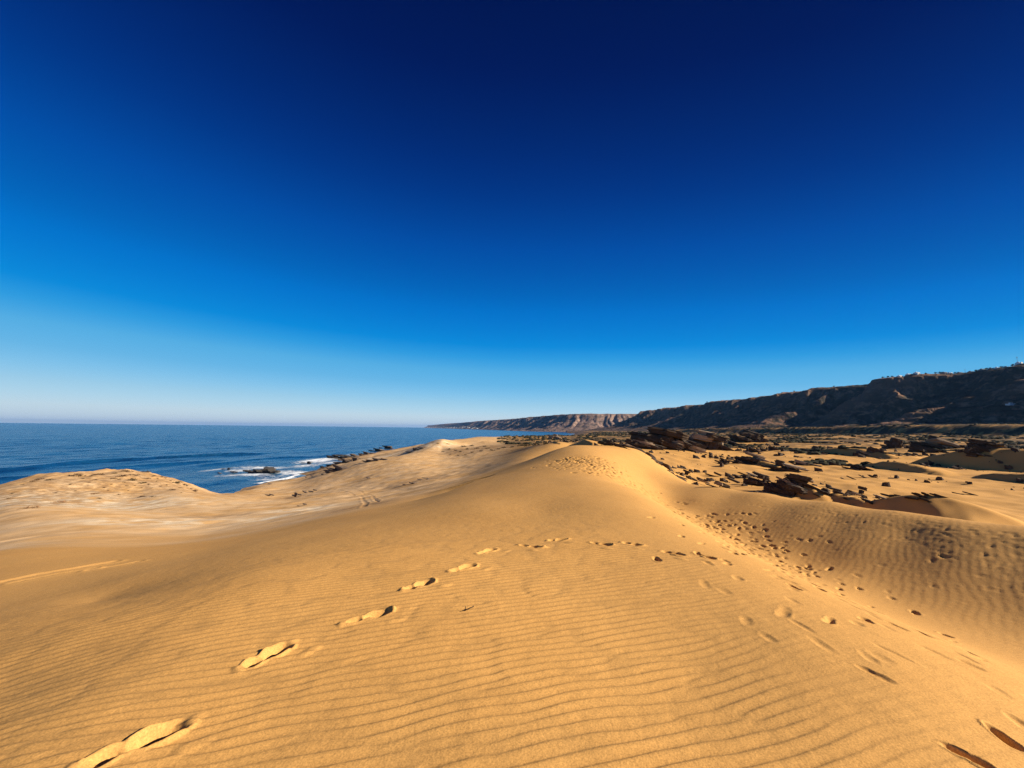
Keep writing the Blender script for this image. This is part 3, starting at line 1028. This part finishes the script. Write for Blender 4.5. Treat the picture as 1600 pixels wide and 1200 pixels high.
def outcrop(px, py, wpx, hpx, n, label, group, pool=None, pale=0.2, dip=18, at_sea=False, cat='rock outcrop'):
    p = sea_pt(px, py) if at_sea else hit(px, py)
    m_ = p[1] / F                                   # metres per pixel at that distance
    W, H = wpx * m_, hpx * m_
    pool = pool or SLABS
    g = random.Random(int(px * 7 + py * 13))
    root = bpy.data.objects.new('rock_outcrop', None)
    col.objects.link(root)
    root.location = (p[0], p[1] + W * 0.2, p[2])
    root.empty_display_size = 0.3
    tag(root, label, cat, group)
    if hpx >= 15:
        n = int(n * 1.6)
    for i in range(n):
        f = 0.5 if n == 1 else i / (n - 1)
        big = 1 - 0.55 * abs(f - g.choice([0.35, 0.5, 0.6])) * 1.6
        x = (f - 0.5) * W * (1 - 0.55 / max(n ** 0.5, 1)) + g.uniform(-0.05, 0.05) * W
        y = g.uniform(-0.05, 0.45) * W * 0.55
        gz = ground(root.location.x + x, root.location.y + y) if not at_sea else SEA
        gz = max(gz, SEA - 0.4)
        h = H * max(0.35, big) * g.uniform(0.75, 1.05)
        if i == n // 2:
            h = H
        L = W * g.uniform(0.9, 1.15) if n == 1 else W * g.uniform(0.42, 0.72)
        th = R(dip + g.uniform(-9, 9))
        T = max(h * g.uniform(0.24, 0.5), L * 0.09)
        top = L * 0.5 * abs(math.sin(th)) + T * 0.5 * math.cos(th)
        me_ = g.choice(SLABS_PALE) if (g.random() < pale and pool is SLABS) else g.choice(pool)
        place_slab(me_, root, (x, y, gz - root.location.z + h - top), L, L * g.uniform(0.6, 1.0), T, th, g.uniform(-0.75, -0.05), R(g.uniform(-12, 4)))
        # a footing block keeps each plate's high end from hanging in the air
        if h > 0.8:
            place_slab(g.choice(pool), root, (x - L * 0.16, y + 0.10 * L, gz - root.location.z + h * 0.02), L * 0.6, L * 0.5, h * 0.85, R(g.uniform(8, 24)), g.uniform(-0.8, -0.1), R(g.uniform(-6, 6)))
    return root


# ------------------------------------------------------------------ sandstone outcrops on the terrace
GR = 'sandstone outcrops standing out of the sand on the right'
for a in [
    (1060, 704, 84, 34, 7, 'largest dark jagged outcrop behind the dune crest', 0.15),
    (1112, 704, 56, 31, 5, 'outcrop with tilted pale top slab, joined right of the largest jagged outcrop', 0.45),
    (1012, 703, 48, 17, 5, 'low dark ragged outcrop just left of the largest jagged outcrop', 0.1),
    (968, 699, 52, 11, 5, 'long low dark rock band behind the right shoulder of the dune crest', 0.1),
    (1180, 692, 40, 20, 4, 'wedge shaped outcrop with a sharp left tip, at the foot of the dark escarpment', 0.3),
    (1148, 697, 26, 9, 3, 'low rock between the pale topped outcrop and the sharp tipped wedge', 0.2),
    (1184, 707, 26, 8, 3, 'flat dark rock on sand just below the sharp tipped wedge', 0.1),
    (1206, 705, 20, 7, 2, 'small flat rock beside the flat dark rock under the sharp tipped wedge', 0.1),
    (1138, 725, 30, 9, 3, 'lone low dark rock on smooth sand below the pale topped outcrop', 0.0),
    (1190, 722, 48, 17, 4, 'pointed dark outcrop with a long pale ridge falling to the right', 0.25),
    (1214, 731, 28, 10, 2, 'dark wedge below the pointed outcrop with the pale ridge', 0.2),
    (1250, 738, 50, 12, 4, 'long dark ledge right of and below the pointed outcrop', 0.1),
    (1264, 728, 32, 9, 3, 'low broken rock lying just above the long dark ledge', 0.1),
    (1306, 728, 26, 6, 2, 'thin dark ledge alone in the middle of the sand flat', 0.1),
    (1363, 737, 50, 9, 4, 'long thin broken ledge in the middle of the sand flat', 0.1),
    (1327, 749, 17, 5, 2, 'small flat rock in the sand below the thin ledge, left of its twin', 0.1),
    (1366, 747, 22, 5, 2, 'small flat rock in the sand below the long broken ledge', 0.1),
    (1405, 701, 26, 17, 3, 'upright dark rock at the left end of the far right cluster', 0.1),
    (1436, 701, 24, 10, 2, 'low dark rock second from the left in the far right cluster', 0.1),
    (1459, 708, 34, 13, 3, 'broad dark rock in the middle of the far right cluster', 0.15),
    (1492, 701, 56, 19, 5, 'stack of steeply tilted slabs topping the far right cluster', 0.4),
    (1528, 697, 20, 9, 2, 'small rock right of the tilted slab stack in the far right cluster', 0.1),
    (1556, 706, 48, 15, 4, 'rounded dark rock at the right end of the far right cluster', 0.0),
    (1376, 713, 48, 8, 4, 'low trailing ledge at the foot of the upright dark rock', 0.1),
    (1160, 745, 22, 6, 2, 'small ledge in the hollow just beyond the dune edge', 0.1),
    (1192, 745, 40, 8, 4, 'long low ledge above the black block in the hollow beyond the dune edge', 0.15),
    (1194, 760, 32, 17, 3, 'black block with a steep front in the hollow beyond the dune edge', 0.0),
    (1223, 757, 18, 8, 2, 'small dark rock between the black block and the broad ragged outcrop', 0.1),
    (1254, 773, 56, 23, 5, 'broad ragged outcrop rising close behind the dune edge', 0.1),
    (1312, 773, 28, 9, 3, 'low dark rock right of the broad ragged outcrop', 0.1),
    (1348, 773, 24, 12, 2, 'knob of dark rock above the black sand lip', 0.0),
    (1337, 779, 20, 9, 2, 'rock with a pale worn right side below the knob', 0.5),
    (1286, 777, 18, 7, 2, 'small low rock against the right foot of the broad ragged outcrop', 0.1),
    (1402, 777, 52, 6, 4, 'thin line of rock along the sand lip', 0.1),
    (1444, 781, 26, 9, 3, 'ragged rock on the crest of the black sand lip', 0.1),
    (1482, 779, 44, 5, 3, 'thin dark ledge right of the black sand lip', 0.1),
    (1516, 774, 26, 4, 2, 'thinnest ledge, above the one right of the black sand lip', 0.2),
    (1075, 743, 9, 8, 1, 'small dark upright stone at the foot of the dune slip face', 0.0),
    (1074, 752, 16, 9, 2, 'broken stone touching the dune edge below the upright stone', 0.3),
    (1102, 759, 17, 9, 1, 'pale leaning slab just behind the dune edge', 1.0),
    (1092, 753, 18, 7, 2, 'dark rubble block behind the pale leaning slab', 0.0),
    (1130, 762, 32, 9, 4, 'broken rock pile right of the pale leaning slab', 0.2),
    (1150, 755, 22, 8, 3, 'dark rock above the broken rock pile', 0.1),
    (1119, 745, 19, 6, 2, 'flat dark rock on the far side of the hollow', 0.0)]:
    outcrop(*a[:5], a[5], GR, pale=a[6])

# ------------------------------------------------------------------ rocks along the shore and reef
GS = 'dark rocks along the shore'
for a in [
    (524, 737, 26, 11, 4, 'black block where the sand meets the surf', SLABS_SHORE, False),
    (533, 725, 20, 9, 3, 'dark rock above the black block at the surf', SLABS_SHORE, False),
    (547, 722, 16, 7, 2, 'brown rock on the sand right of the surf', SLABS_SHORE, False),
    (551, 714, 24, 6, 3, 'rock topping the surf corner of the shore', SLABS_SHORE, False),
    (575, 710, 20, 6, 3, 'low shore rock farther along the sand edge', SLABS_SHORE, False),
    (589, 706, 20, 6, 3, 'shore rock next to the highest dark shore rock', SLABS_SHORE, False),
    (603, 703, 17, 7, 3, 'highest dark shore rock at the far end of the row', SLABS_SHORE, False),
    (586, 721, 30, 4, 4, 'thin rock strip in the sand behind the shore rocks', SLABS_SHORE, False),
    (648, 705, 18, 5, 3, 'small dark rock beyond the sand flat near the far water', SLABS_SHORE, False),
    (508, 741, 14, 4, 2, 'low dark rock at the near corner of the calm pool', SLABS_SHORE, False),
    (482, 746, 11, 3, 2, 'lowest rock at the sand edge of the calm pool', SLABS_SHORE, False),
    (422, 757, 9, 2, 1, 'small flat rock on the beach edge', SLABS_SHORE, False),
    (330, 757, 17, 3, 2, 'dark ledge at the beach edge right of the hummock', SLABS_SHORE, False)]:
    outcrop(a[0], a[1], a[2] * 1.35, a[3] * 0.72, a[4], a[5], GS, pool=a[6], at_sea=a[7], dip=8)
GW = 'wet reef rocks in the surf'
for a in [
    (402, 740, 44, 8, 4, 'largest brown reef rock amid the white water'),
    (351, 734, 17, 3, 2, 'small reef rock at the left end of the foam'),
    (363, 739, 12, 2, 1, 'tiny reef rock left of the largest reef rock'),
    (525, 717, 30, 6, 3, 'grey flat reef joined to the shore beside the brightest foam'),
    (510, 732, 30, 5, 3, 'brown reef shelf behind the calm pool'),
    (475, 725, 17, 3, 2, 'thin reef rock between the foam patches')]:
    outcrop(*a[:5], a[5], GW, pool=SLABS_WET, at_sea=True, dip=3, cat='reef rock')
GL = 'dark stones on the pale sand plain'
for a in [
    (461, 777, 13, 7, 3, 'cluster of black stones on the pale sand plain'),
    (475, 771, 8, 4, 1, 'black stone right behind the cluster of stones'),
    (486, 770, 12, 4, 2, 'flat black stone farthest right of the stone cluster'),
    (419, 775, 12, 3, 2, 'thin dark stone left of the stone cluster'),
    (574, 749, 8, 3, 1, 'lone dark stone on the sand above the curved tracks'),
    (588, 785, 9, 4, 1, 'dark stone on the dune foot line below the curved tracks'),
    (640, 758, 22, 3, 3, 'row of thin stones in the sand between tracks and dune'),
    (662, 750, 18, 3, 3, 'row of thin stones higher on the sand, nearer the dune'),
    (470, 791, 12, 3, 2, 'flat dark stone beside the white salt patch'),
    (868, 687, 17, 9, 3, 'pale rock pinnacle on the skyline left of the crest')]:
    outcrop(*a[:5], a[5], GL, pool=SLABS_SHORE if a[0] != 868 else SLABS_PALE, dip=12)

# ------------------------------------------------------------------ dry shrubs
def plain_material(name, a, b, scale=20, rough=0.9):
    t = NT(name)
    return t.done(t.mix(t.ramp(t.noise(scale, 3, 0.6), [(0.35, 0.0), (0.65, 1.0)]), a, b), rough, None, 0.1)


M_DRY = plain_material('dry_leaves', (0.10, 0.052, 0.026), (0.055, 0.030, 0.018))
M_OLIVE = plain_material('olive_leaves', (0.085, 0.062, 0.026), (0.045, 0.036, 0.018))
M_DARKLEAF = plain_material('dark_leaves', (0.035, 0.032, 0.018), (0.055, 0.045, 0.025))
M_STRAW = plain_material('straw', (0.30, 0.16, 0.07), (0.20, 0.105, 0.05))
M_TWIG = plain_material('twig', (0.10, 0.065, 0.04), (0.06, 0.04, 0.025))


def leaf_dome(seed, n, mat, leaf=0.10, hgt=0.5):
    g = np.random.default_rng(seed)
    vs, fs = [], []
    nclump = 9
    cl = np.stack([g.uniform(-0.36, 0.36, nclump), g.uniform(-0.36, 0.36, nclump), g.uniform(0.05, 0.32, nclump)], 1)
    for i in range(n):
        c_ = cl[g.integers(nclump)]
        p = c_ + g.normal(0, 0.10, 3) * (1, 1, 0.7)
        rr = math.hypot(p[0], p[1])
        if rr > 0.55:
            p[:2] *= 0.5 / rr
        p[2] = abs(p[2]) * (1.25 - rr)
        d1 = g.normal(0, 1, 3); d1 /= np.linalg.norm(d1); d1[2] = abs(d1[2])
        d2_ = np.cross(d1, g.normal(0, 1, 3)); d2_ /= np.linalg.norm(d2_) + 1e-9
        s_ = leaf * g.uniform(0.6, 1.4)
        k = len(vs)
        vs += [p - d2_ * s_ * 0.3, p + d2_ * s_ * 0.3, p + d1 * s_]
        fs.append((k, k + 1, k + 2))
    vs = [(v[0], v[1], v[2] / 0.5 * hgt) for v in vs]
    return vs, fs


def stem_fan(seed, n, spread, h, w=0.012):
    g = random.Random(seed)
    vs, fs = [], []
    for i in range(n):
        a = g.uniform(0, 6.28); sx, sy = math.cos(a), math.sin(a)
        rr = g.uniform(0.3, 1) * spread
        k = len(vs)
        for j in range(3):
            b = a + j * 2.09
            vs.append((0.05 * sx + w * math.cos(b), 0.05 * sy + w * math.sin(b), -0.08))
        vs.append((rr * sx, rr * sy, h * g.uniform(0.5, 1)))
        fs += [(k, k + 1, k + 3), (k + 1, k + 2, k + 3), (k + 2, k, k + 3)]
    return vs, fs


def bush_mesh(seed, mat, n=210, hgt=0.42, leaf=0.10):
    v1, f1 = leaf_dome(seed, n, mat, leaf, hgt)
    v2, f2 = stem_fan(seed, 14, 0.42, hgt * 0.8)
    k = len(v1)
    me = mesh_py('bush', v1 + v2, f1 + [tuple(i + k for i in f) for f in f2], mat)
    me.materials.append(M_TWIG)
    idx = np.zeros(len(me.polygons), dtype=np.int32); idx[len(f1):] = 1
    me.polygons.foreach_set('material_index', idx)
    return me


BUSH = [bush_mesh(300 + i, M_DRY if i % 3 else M_OLIVE) for i in range(6)]
BUSH_DARK = [bush_mesh(320 + i, M_DARKLEAF, 240, 0.45) for i in range(4)]
BUSH_STRAW = [bush_mesh(330 + i, M_STRAW, 160, 0.30, 0.13) for i in range(3)]


def bush(px, py, wpx, label, group, pool=None, squat=1.0, name='shrub'):
    p = hit(px, py)
    w = wpx * p[1] / F
    g = random.Random(int(px * 31 + py * 17))
    o = bpy.data.objects.new(name, g.choice(pool or BUSH))
    col.objects.link(o)
    o.location = (p[0], p[1], p[2] - 0.03 * w)
    o.scale = (w, w * g.uniform(0.7, 1.0), w * squat * g.uniform(0.8, 1.1))
    o.rotation_euler = (0, 0, g.uniform(0, 6.28))
    return tag(o, label, 'shrub', group)


GH = 'brown shrubs on the hummock by the shore'
for (px, py, w, lab, pool, sq) in [
    (119, 744, 27, 'widest dark shrub mat on the left part of the hummock skyline', BUSH, 0.45),
    (152, 742, 19, 'dark shrub mat on the hummock skyline next to the widest mat', BUSH, 0.5),
    (196, 737, 20, 'shrub on the very top of the hummock', BUSH, 0.5),
    (229, 738, 17, 'flat shrub on the hummock skyline right of the top', BUSH, 0.5),
    (207, 751, 14, 'biggest round shrub on the front of the hummock', BUSH, 0.9),
    (190, 744, 15, 'oblong dark shrub just under the top of the hummock', BUSH, 0.6),
    (212, 743, 12, 'dark shrub right of the top, under the hummock skyline', BUSH, 0.7),
    (223, 755, 11, 'round dark shrub in the middle of the hummock front', BUSH, 0.9),
    (230, 748, 10, 'olive tinged round shrub above the middle of the hummock front', BUSH, 0.9),
    (278, 755, 17, 'wide rusty shrub on the right shoulder of the hummock', BUSH, 0.7),
    (271, 766, 16, 'largest shrub low on the right slope of the hummock', BUSH, 0.6),
    (305, 768, 12, 'shrub standing last on the right, at the foot of the hummock', BUSH, 0.8),
    (224, 776, 11, 'shrub at the foot of the hummock front, left of its pair', BUSH, 0.5),
    (240, 776, 9, 'shrub at the foot of the hummock front, right of its pair', BUSH, 0.5),
    (64, 749, 13, 'upper of two shrubs near the left end of the hummock skyline', BUSH, 0.6),
    (77, 750, 16, 'flat shrub right of the pair near the left end of the hummock', BUSH, 0.4),
    (50, 794, 28, 'rusty grass patch on the pale crust before the hummock', BUSH_STRAW, 0.4),
    (92, 785, 26, 'straw coloured grass patch right of the rusty one', BUSH_STRAW, 0.35),
    (148, 771, 17, 'straw grass tuft in the middle of the hummock front', BUSH_STRAW, 0.4)]:
    bush(px, py, w, lab, GH, pool, sq)
SMALL = sorted([(180, 740, 8), (177, 748, 9), (186, 749, 7), (194, 754, 6), (232, 757, 7), (241, 744, 7), (252, 745, 6), (258, 747, 5), (265, 751, 7),
                    (287, 758, 9), (283, 770, 4), (298, 764, 6), (250, 760, 6), (217, 777, 4), (198, 759, 5), (163, 762, 5), (170, 766, 5), (200, 767, 4),
                    (185, 773, 6), (162, 742, 6), (53, 752, 9), (118, 767, 5), (105, 771, 4), (88, 770, 7), (20, 771, 5), (13, 779, 5), (149, 750, 7),
                    (139, 754, 6), (130, 748, 5), (245, 752, 5), (210, 759, 5), (155, 779, 8), (110, 757, 6), (36, 757, 6), (260, 758, 5), (292, 759, 6),
                    (236, 763, 4), (175, 757, 5), (221, 762, 4), (203, 742, 7), (142, 744, 6), (246, 748, 5), (270, 754, 7), (281, 762, 6)])
for band, lo, hi in (('upper', 0, 749), ('middle', 750, 761), ('lower', 762, 999)):
    for n_, (px, py, w) in enumerate([q for q in SMALL if lo <= q[1] <= hi]):
        bush(px, py, w, ORD[n_] + ' small shrub from the left in the %s band on the hummock' % band, 'small shrubs dotted over the hummock', BUSH, 0.65)
GB = 'dark bushes left of the dune crest'
LOW = sorted([(702, 702, 6), (712, 704, 8), (720, 706, 7), (730, 702, 8), (738, 707, 7), (745, 701, 8), (752, 705, 9), (762, 701, 10), (770, 704, 10), (778, 702, 8),
                    (786, 700, 9), (692, 706, 6), (724, 698, 10), (738, 697, 9), (757, 698, 9), (716, 712, 5), (728, 711, 6), (700, 694, 6), (684, 693, 6), (704, 710, 5)])
for band, lo, hi in (('back', 0, 701), ('front', 702, 999)):
    for n_, (px, py, w) in enumerate([q for q in LOW if lo <= q[1] <= hi]):
        bush(px, py, w, ORD[n_] + ' dark bush from the left, %s row left of the dune crest' % band, GB, BUSH_DARK, 0.6)
for (px, py, w, lab) in [(812, 697, 13, 'first dark bush from the left in the line up to the pinnacle'), (824, 697, 17, 'second dark bush in the line up to the rock pinnacle'),
                         (838, 696, 18, 'third and widest dark bush in the line up to the rock pinnacle'), (852, 694, 16, 'dark bush just left of the pale rock pinnacle'),
                         (884, 689, 11, 'dark bush between the pale rock pinnacle and the small dune'), (800, 699, 9, 'lowest small dark bush leading the line up to the pinnacle')]:
    bush(px, py, w, lab, 'line of dark bushes below the rock pinnacle', BUSH_DARK, 0.75, 'bush')

# ------------------------------------------------------------------ loose stones and scrub on the terrace: past counting
bx, by = rng.uniform(14, 150, 26000), rng.uniform(30, 260, 26000)
keep = (fbm(bx / 16, by / 16, 3, 201) > 0.10) & (rng.random(26000) < 0.20) & (np.abs(np.arctan2(bx, by)) < R(58))
bx, by = bx[keep], by[keep]
ax, ay = rng.uniform(15, 40, 900), rng.uniform(38, 70, 900)
kk = (fbm(ax / 6, ay / 6, 3, 202) > 0.12)
bx, by = np.concatenate([bx, ax[kk]]), np.concatenate([by, ay[kk]])
bz = height(bx, by)
tv, tf = [], []
st = []
for me_ in STONES[:3]:
    pass
base_v = []
for s_ in range(6):
    g = random.Random(s_)
    ring = [(0.5 * math.cos(a_) * g.uniform(.7, 1.2), 0.35 * math.sin(a_) * g.uniform(.7, 1.2)) for a_ in np.linspace(0, 2 * math.pi, 7)[:-1]]
    v = [(x, y, -0.2) for x, y in ring] + [(x * g.uniform(.5, .9) - 0.1, y * g.uniform(.5, .9), 0.28 * g.uniform(0.5, 1.4) - 0.25 * x) for x, y in ring]
    f = [(i, (i + 1) % 6, 6 + (i + 1) % 6, 6 + i) for i in range(6)] + [(6, 7, 8, 9, 10, 11)]
    base_v.append((np.array(v), f))
for x, y, z in zip(bx, by, bz):
    v, f = base_v[rng.integers(6)]
    s_ = (0.14 + 1.3 * rng.random() ** 3.6) * (0.7 + 0.009 * y)
    a_ = rng.normal(0, 0.7)
    c_, n_ = math.cos(a_), math.sin(a_)
    k = len(tv)
    for q in v:
        tv.append((x + s_ * (q[0] * c_ - q[1] * n_), y + s_ * (q[0] * n_ + q[1] * c_), z + s_ * q[2]))
    tf += [tuple(i + k for i in ff) for ff in f]
link('rubble', mesh_py('rubble', tv, tf, None), None, M_ROCK, kind='stuff', label='loose dark stones scattered over the sandy terrace')

M_SCRUB = plain_material('scrub_leaves', (0.052, 0.046, 0.022), (0.030, 0.026, 0.015), 0.5)
nsc = 42000
r_ = np.exp(rng.uniform(math.log(120), math.log(1500), nsc)); a_ = rng.uniform(R(-2), R(57), nsc)
bx, by = r_ * np.sin(a_), r_ * np.cos(a_)
keep = (fbm(bx / 45, by / 28, 4, 211) > 0.10 + 0.25 * sstep(300, 130, r_)) & (bx < 640) & (bx > np.interp(by, SHORE[:, 0], SHORE[:, 1]) + 70)
keep &= rng.random(nsc) < 0.55
bx, by, r_ = bx[keep], by[keep], r_[keep]
bz = height(bx, by)
tv, tf = [], []
for x, y, z, rr in zip(bx, by, bz, r_):
    s_ = rng.uniform(0.6, 1.6) * (0.7 + 0.0022 * rr)
    hh = s_ * rng.uniform(0.35, 0.6)
    n5 = 5
    k = len(tv)
    ph = rng.random() * 6
    for i in range(n5):
        q = ph + i * 2 * math.pi / n5
        tv.append((x + s_ * rng.uniform(.6, 1.2) * math.cos(q), y + s_ * rng.uniform(.6, 1.2) * math.sin(q), z - 0.3))
    for i in range(n5):
        q = ph + (i + .5) * 2 * math.pi / n5
        tv.append((x + s_ * rng.uniform(.4, .9) * math.cos(q), y + s_ * rng.uniform(.4, .9) * math.sin(q), z + hh * rng.uniform(.5, .9)))
    tv.append((x, y, z + hh))
    for i in range(n5):
        j = (i + 1) % n5
        tf += [(k + i, k + j, k + n5 + i), (k + j, k + n5 + j, k + n5 + i), (k + n5 + i, k + n5 + j, k + 2 * n5)]
link('scrub', mesh_py('scrub', tv, tf, None), None, M_SCRUB, kind='stuff', label='dark low scrub covering the plain below the escarpment')

# ------------------------------------------------------------------ a twig on the near sand
p = hit(731, 955)
vs, fs = [], []
for (a0, a1, w_) in [((-0.030, 0, 0.0), (0.035, 0.012, 0.022), 0.004), ((0.004, 0.003, 0.010), (0.016, -0.020, 0.030), 0.003), ((-0.012, 0, 0.004), (-0.020, 0.022, 0.022), 0.0028), ((0.02, 0.008, 0.016), (0.034, 0.030, 0.020), 0.0025)]:
    A_, B_ = np.array(a0), np.array(a1)
    k = len(vs)
    for q, ww in ((A_, w_), (B_, w_ * 0.5)):
        for j in range(5):
            vs.append((q[0] + ww * math.cos(j * 1.2566), q[1] + ww * 0.5 * math.sin(j * 1.2566), q[2] + ww * math.sin(j * 1.2566)))
    for j in range(5):
        i2_ = (j + 1) % 5
        fs.append((k + j, k + i2_, k + 5 + i2_, k + 5 + j))
    fs += [tuple(k + j for j in range(4, -1, -1)), tuple(k + 5 + j for j in range(5))]
o = link('twig', mesh_py('twig', vs, fs, M_TWIG))
o.location = (p[0], p[1], p[2] + 0.002); o.scale = (1.3, 1.3, 1.3)
tag(o, 'small dark forked twig stuck in the rippled sand near the footprints', 'twig')

# ------------------------------------------------------------------ settlement on the escarpment
M_WHITE = plain_material('whitewash', (0.78, 0.77, 0.74), (0.70, 0.69, 0.66), 0.3)
M_GREYW = plain_material('grey_render', (0.25, 0.24, 0.23), (0.18, 0.17, 0.17), 0.3)
M_WIN = plain_material('dark_glass', (0.03, 0.04, 0.05), (0.02, 0.025, 0.03), 1.0, 0.2)
M_STEEL = plain_material('galvanised_steel', (0.22, 0.22, 0.23), (0.16, 0.16, 0.17), 1.0, 0.5)


def box(x0, x1, y0, y1, z0, z1):
    v = [(x0, y0, z0), (x1, y0, z0), (x1, y1, z0), (x0, y1, z0), (x0, y0, z1), (x1, y0, z1), (x1, y1, z1), (x0, y1, z1)]
    return v, [(0, 3, 2, 1), (4, 5, 6, 7), (0, 1, 5, 4), (1, 2, 6, 5), (2, 3, 7, 6), (3, 0, 4, 7)]


def boxes(name, bl, mat, parent):
    vs, fs = [], []
    for b in bl:
        v, f = box(*b)
        k = len(vs)
        vs += v; fs += [tuple(i + k for i in q) for q in f]
    o = link(name, mesh_py(name, vs, fs, mat), parent)
    return o


def skyline(px, X, Y, Z, rows, az_list):
    d = ray(px, 640)
    j = int(np.argmin(np.abs(az_list - math.atan2(d[0], d[1]))))
    e = (Z[:, j] - EYE) / rows
    i = int(np.argmax(e))
    return X[i, j], Y[i, j], Z[i, j]


def house(loc, w, dpt, h, label, group, mat, yaw=0.0, windows=3, foot=6):
    root = bpy.data.objects.new('house', None); col.objects.link(root)
    root.location = loc; root.rotation_euler = (0, 0, yaw)
    tag(root, label, 'house', group)
    boxes('wall', [(-w / 2, w / 2, -dpt / 2, dpt / 2, -foot, h)], mat, root)
    boxes('roof', [(-w / 2 - .15, w / 2 + .15, -dpt / 2 - .15, dpt / 2 + .15, h, h + .3), (-w / 2, w / 2, -dpt / 2, -dpt / 2 + .25, h + .3, h + 1.0),
                   (-w * .2, w * .1, -dpt * .1, dpt * .3, h + .3, h + 2.2)], mat, root)
    for k in range(windows):
        x = -w / 2 + w * (k + 0.5) / windows
        if k == windows // 2:
            boxes('door', [(x - .6, x + .6, -dpt / 2 - .06, -dpt / 2 + .1, 0, 2.1)], M_WIN, root)
            continue
        boxes('window', [(x - .7, x + .7, -dpt / 2 - .05, -dpt / 2 + .1, 1.0, 2.2)], M_WIN, root)
    return root


HG = 'houses along the top of the escarpment'
for (px, w, h, lab, mt) in [(1410, 13, 3.8, 'leftmost white house on the escarpment top, wide and flat roofed', M_WHITE), (1423, 7, 3.0, 'narrow white house between the two wide ones at the gully head', M_WHITE),
                            (1437, 11, 4.4, 'white house right at the head of the sunlit gully', M_WHITE), (1481, 9, 4.4, 'dark house with white neighbour in the middle of the escarpment top', M_GREYW),
                            (1489, 6, 3.2, 'small white house in the middle of the escarpment top', M_WHITE), (1505, 9, 3.4, 'low grey house left of the short mast', M_GREYW),
                            (1521, 7, 3.2, 'small grey house right of the short mast', M_GREYW), (1540, 12, 3.4, 'long grey house on the escarpment top', M_GREYW),
                            (1565, 10, 3.6, 'white house between the long grey house and the tall mast', M_WHITE), (1556, 6, 2.8, 'small grey house left of the white house near the mast', M_GREYW),
                            (1580, 6, 3.0, 'low grey house left of the tall mast', M_GREYW), (1599, 7, 6.0, 'white house beneath the tall mast, cut by the right edge', M_WHITE)]:
    x, y, z = skyline(px, HX, HY, HZ, hrs, har)
    house((x + 2, y, z - 1.0), w * 0.8, 8, h * 0.62, lab, HG, mt, yaw=0.32)
x, y, z = skyline(1597, HX, HY, HZ, hrs, har)
for (px, hm, lab) in [(1597, 17, 'tall thin radio mast at the right end of the escarpment top'), (1513, 8, 'short thin mast between grey houses on the escarpment top')]:
    x, y, z = skyline(px, HX, HY, HZ, hrs, har)
    root = bpy.data.objects.new('radio_mast', None); col.objects.link(root)
    root.location = (x + 3, y, z - 1); tag(root, lab, 'mast', 'masts on the escarpment top')
    n6 = [(math.cos(q), math.sin(q)) for q in np.linspace(0, 2 * math.pi, 7)[:-1]]
    vs = [(0.30 * a, 0.30 * b, -1) for a, b in n6] + [(0.16 * a, 0.16 * b, hm) for a, b in n6]
    link('pole', mesh_py('pole', vs, [(i, (i + 1) % 6, 6 + (i + 1) % 6, 6 + i) for i in range(6)] + [tuple(range(6, 12))], M_STEEL), root)
    boxes('antenna', [(-1.1, 1.1, -0.1, 0.1, hm * .9, hm * .9 + .15), (-1.2, -0.9, -0.15, 0.15, hm * .84, hm * .96), (0.9, 1.2, -0.15, 0.15, hm * .84, hm * .96)], M_STEEL, root)
TCROWN = [bush_mesh(400 + i, M_DARKLEAF, 160, 0.8, 0.2) for i in range(3)]
tv_, tf_ = stem_fan(5, 5, 0.25, 0.6, 0.05)
TTRUNK = mesh_py('trunk', tv_, tf_, M_TWIG)
for k, (px, s_) in enumerate([(1105, 7), (1242, 5), (1304, 5), (1384, 5), (1390, 6), (1398, 5), (1450, 4), (1468, 5), (1474, 6), (1497, 5), (1532, 5), (1548, 5), (1572, 5), (1590, 6)]):
    x, y, z = skyline(px, HX, HY, HZ, hrs, har)
    root = bpy.data.objects.new('tree', None); col.objects.link(root)
    root.location = (x + 2, y, z - 0.3); root.rotation_euler = (0, 0, k * 1.3)
    tag(root, ORD[k] + ' small dark tree from the left on the skyline of the escarpment', 'tree', 'trees on the escarpment skyline')
    tr = link('trunk', TTRUNK, root); tr.scale = (s_ * .5, s_ * .5, s_ * .6)
    cr = link('crown', TCROWN[k % 3], root); cr.scale = (s_, s_, s_ * .75); cr.location = (0, 0, s_ * .18)
# a long white farm building below the escarpment and a village at the foot of the far cliffs
def on_hill(px, py):
    d = ray(px, py)
    j = int(np.argmin(np.abs(har - math.atan2(d[0], d[1]))))
    e = (HZ[:, j] - EYE) / hrs
    i = int(np.argmax(e >= d[2] / math.hypot(d[0], d[1])))
    return HX[i, j], HY[i, j], HZ[i, j]


x, y, z = on_hill(1581, 633)
house((x, y, z - 0.4), 24, 5, 1.5, 'long low white building on the slope below the escarpment, far right', None, M_WHITE, yaw=0.32, windows=7, foot=0.6)
HB = [boxes('white_house', [(-w / 2, w / 2, -6, 6, -14, h), (-w / 2, w * .1, -5, 5, h, h + 3)], M_WHITE, None) for w, h in ((16, 8), (22, 7), (12, 10))]
first = True
k = 0
for q in range(26):
    px = 668 + q * 3.1 + rng.uniform(-1, 1)
    d = ray(px, 667)
    j = int(np.argmin(np.abs(aar - math.atan2(d[0], d[1]))))
    i = int(np.argmax(AZZ[:, j] > SEA + 6 + rng.uniform(0, 22)))
    if i == 0:
        continue
    src = HB[k % 3]
    o = src if k < 3 else src.copy()
    if k >= 3:
        col.objects.link(o)
    o.location = (AX[i, j], AY[i, j], AZZ[i, j]); o.rotation_euler = (0, 0, rng.uniform(-0.5, 0.5))
    tag(o, ORD[k] + ' tiny white house from the left at the foot of the far headland', 'house', 'white houses at the foot of the far headland')
    k += 1
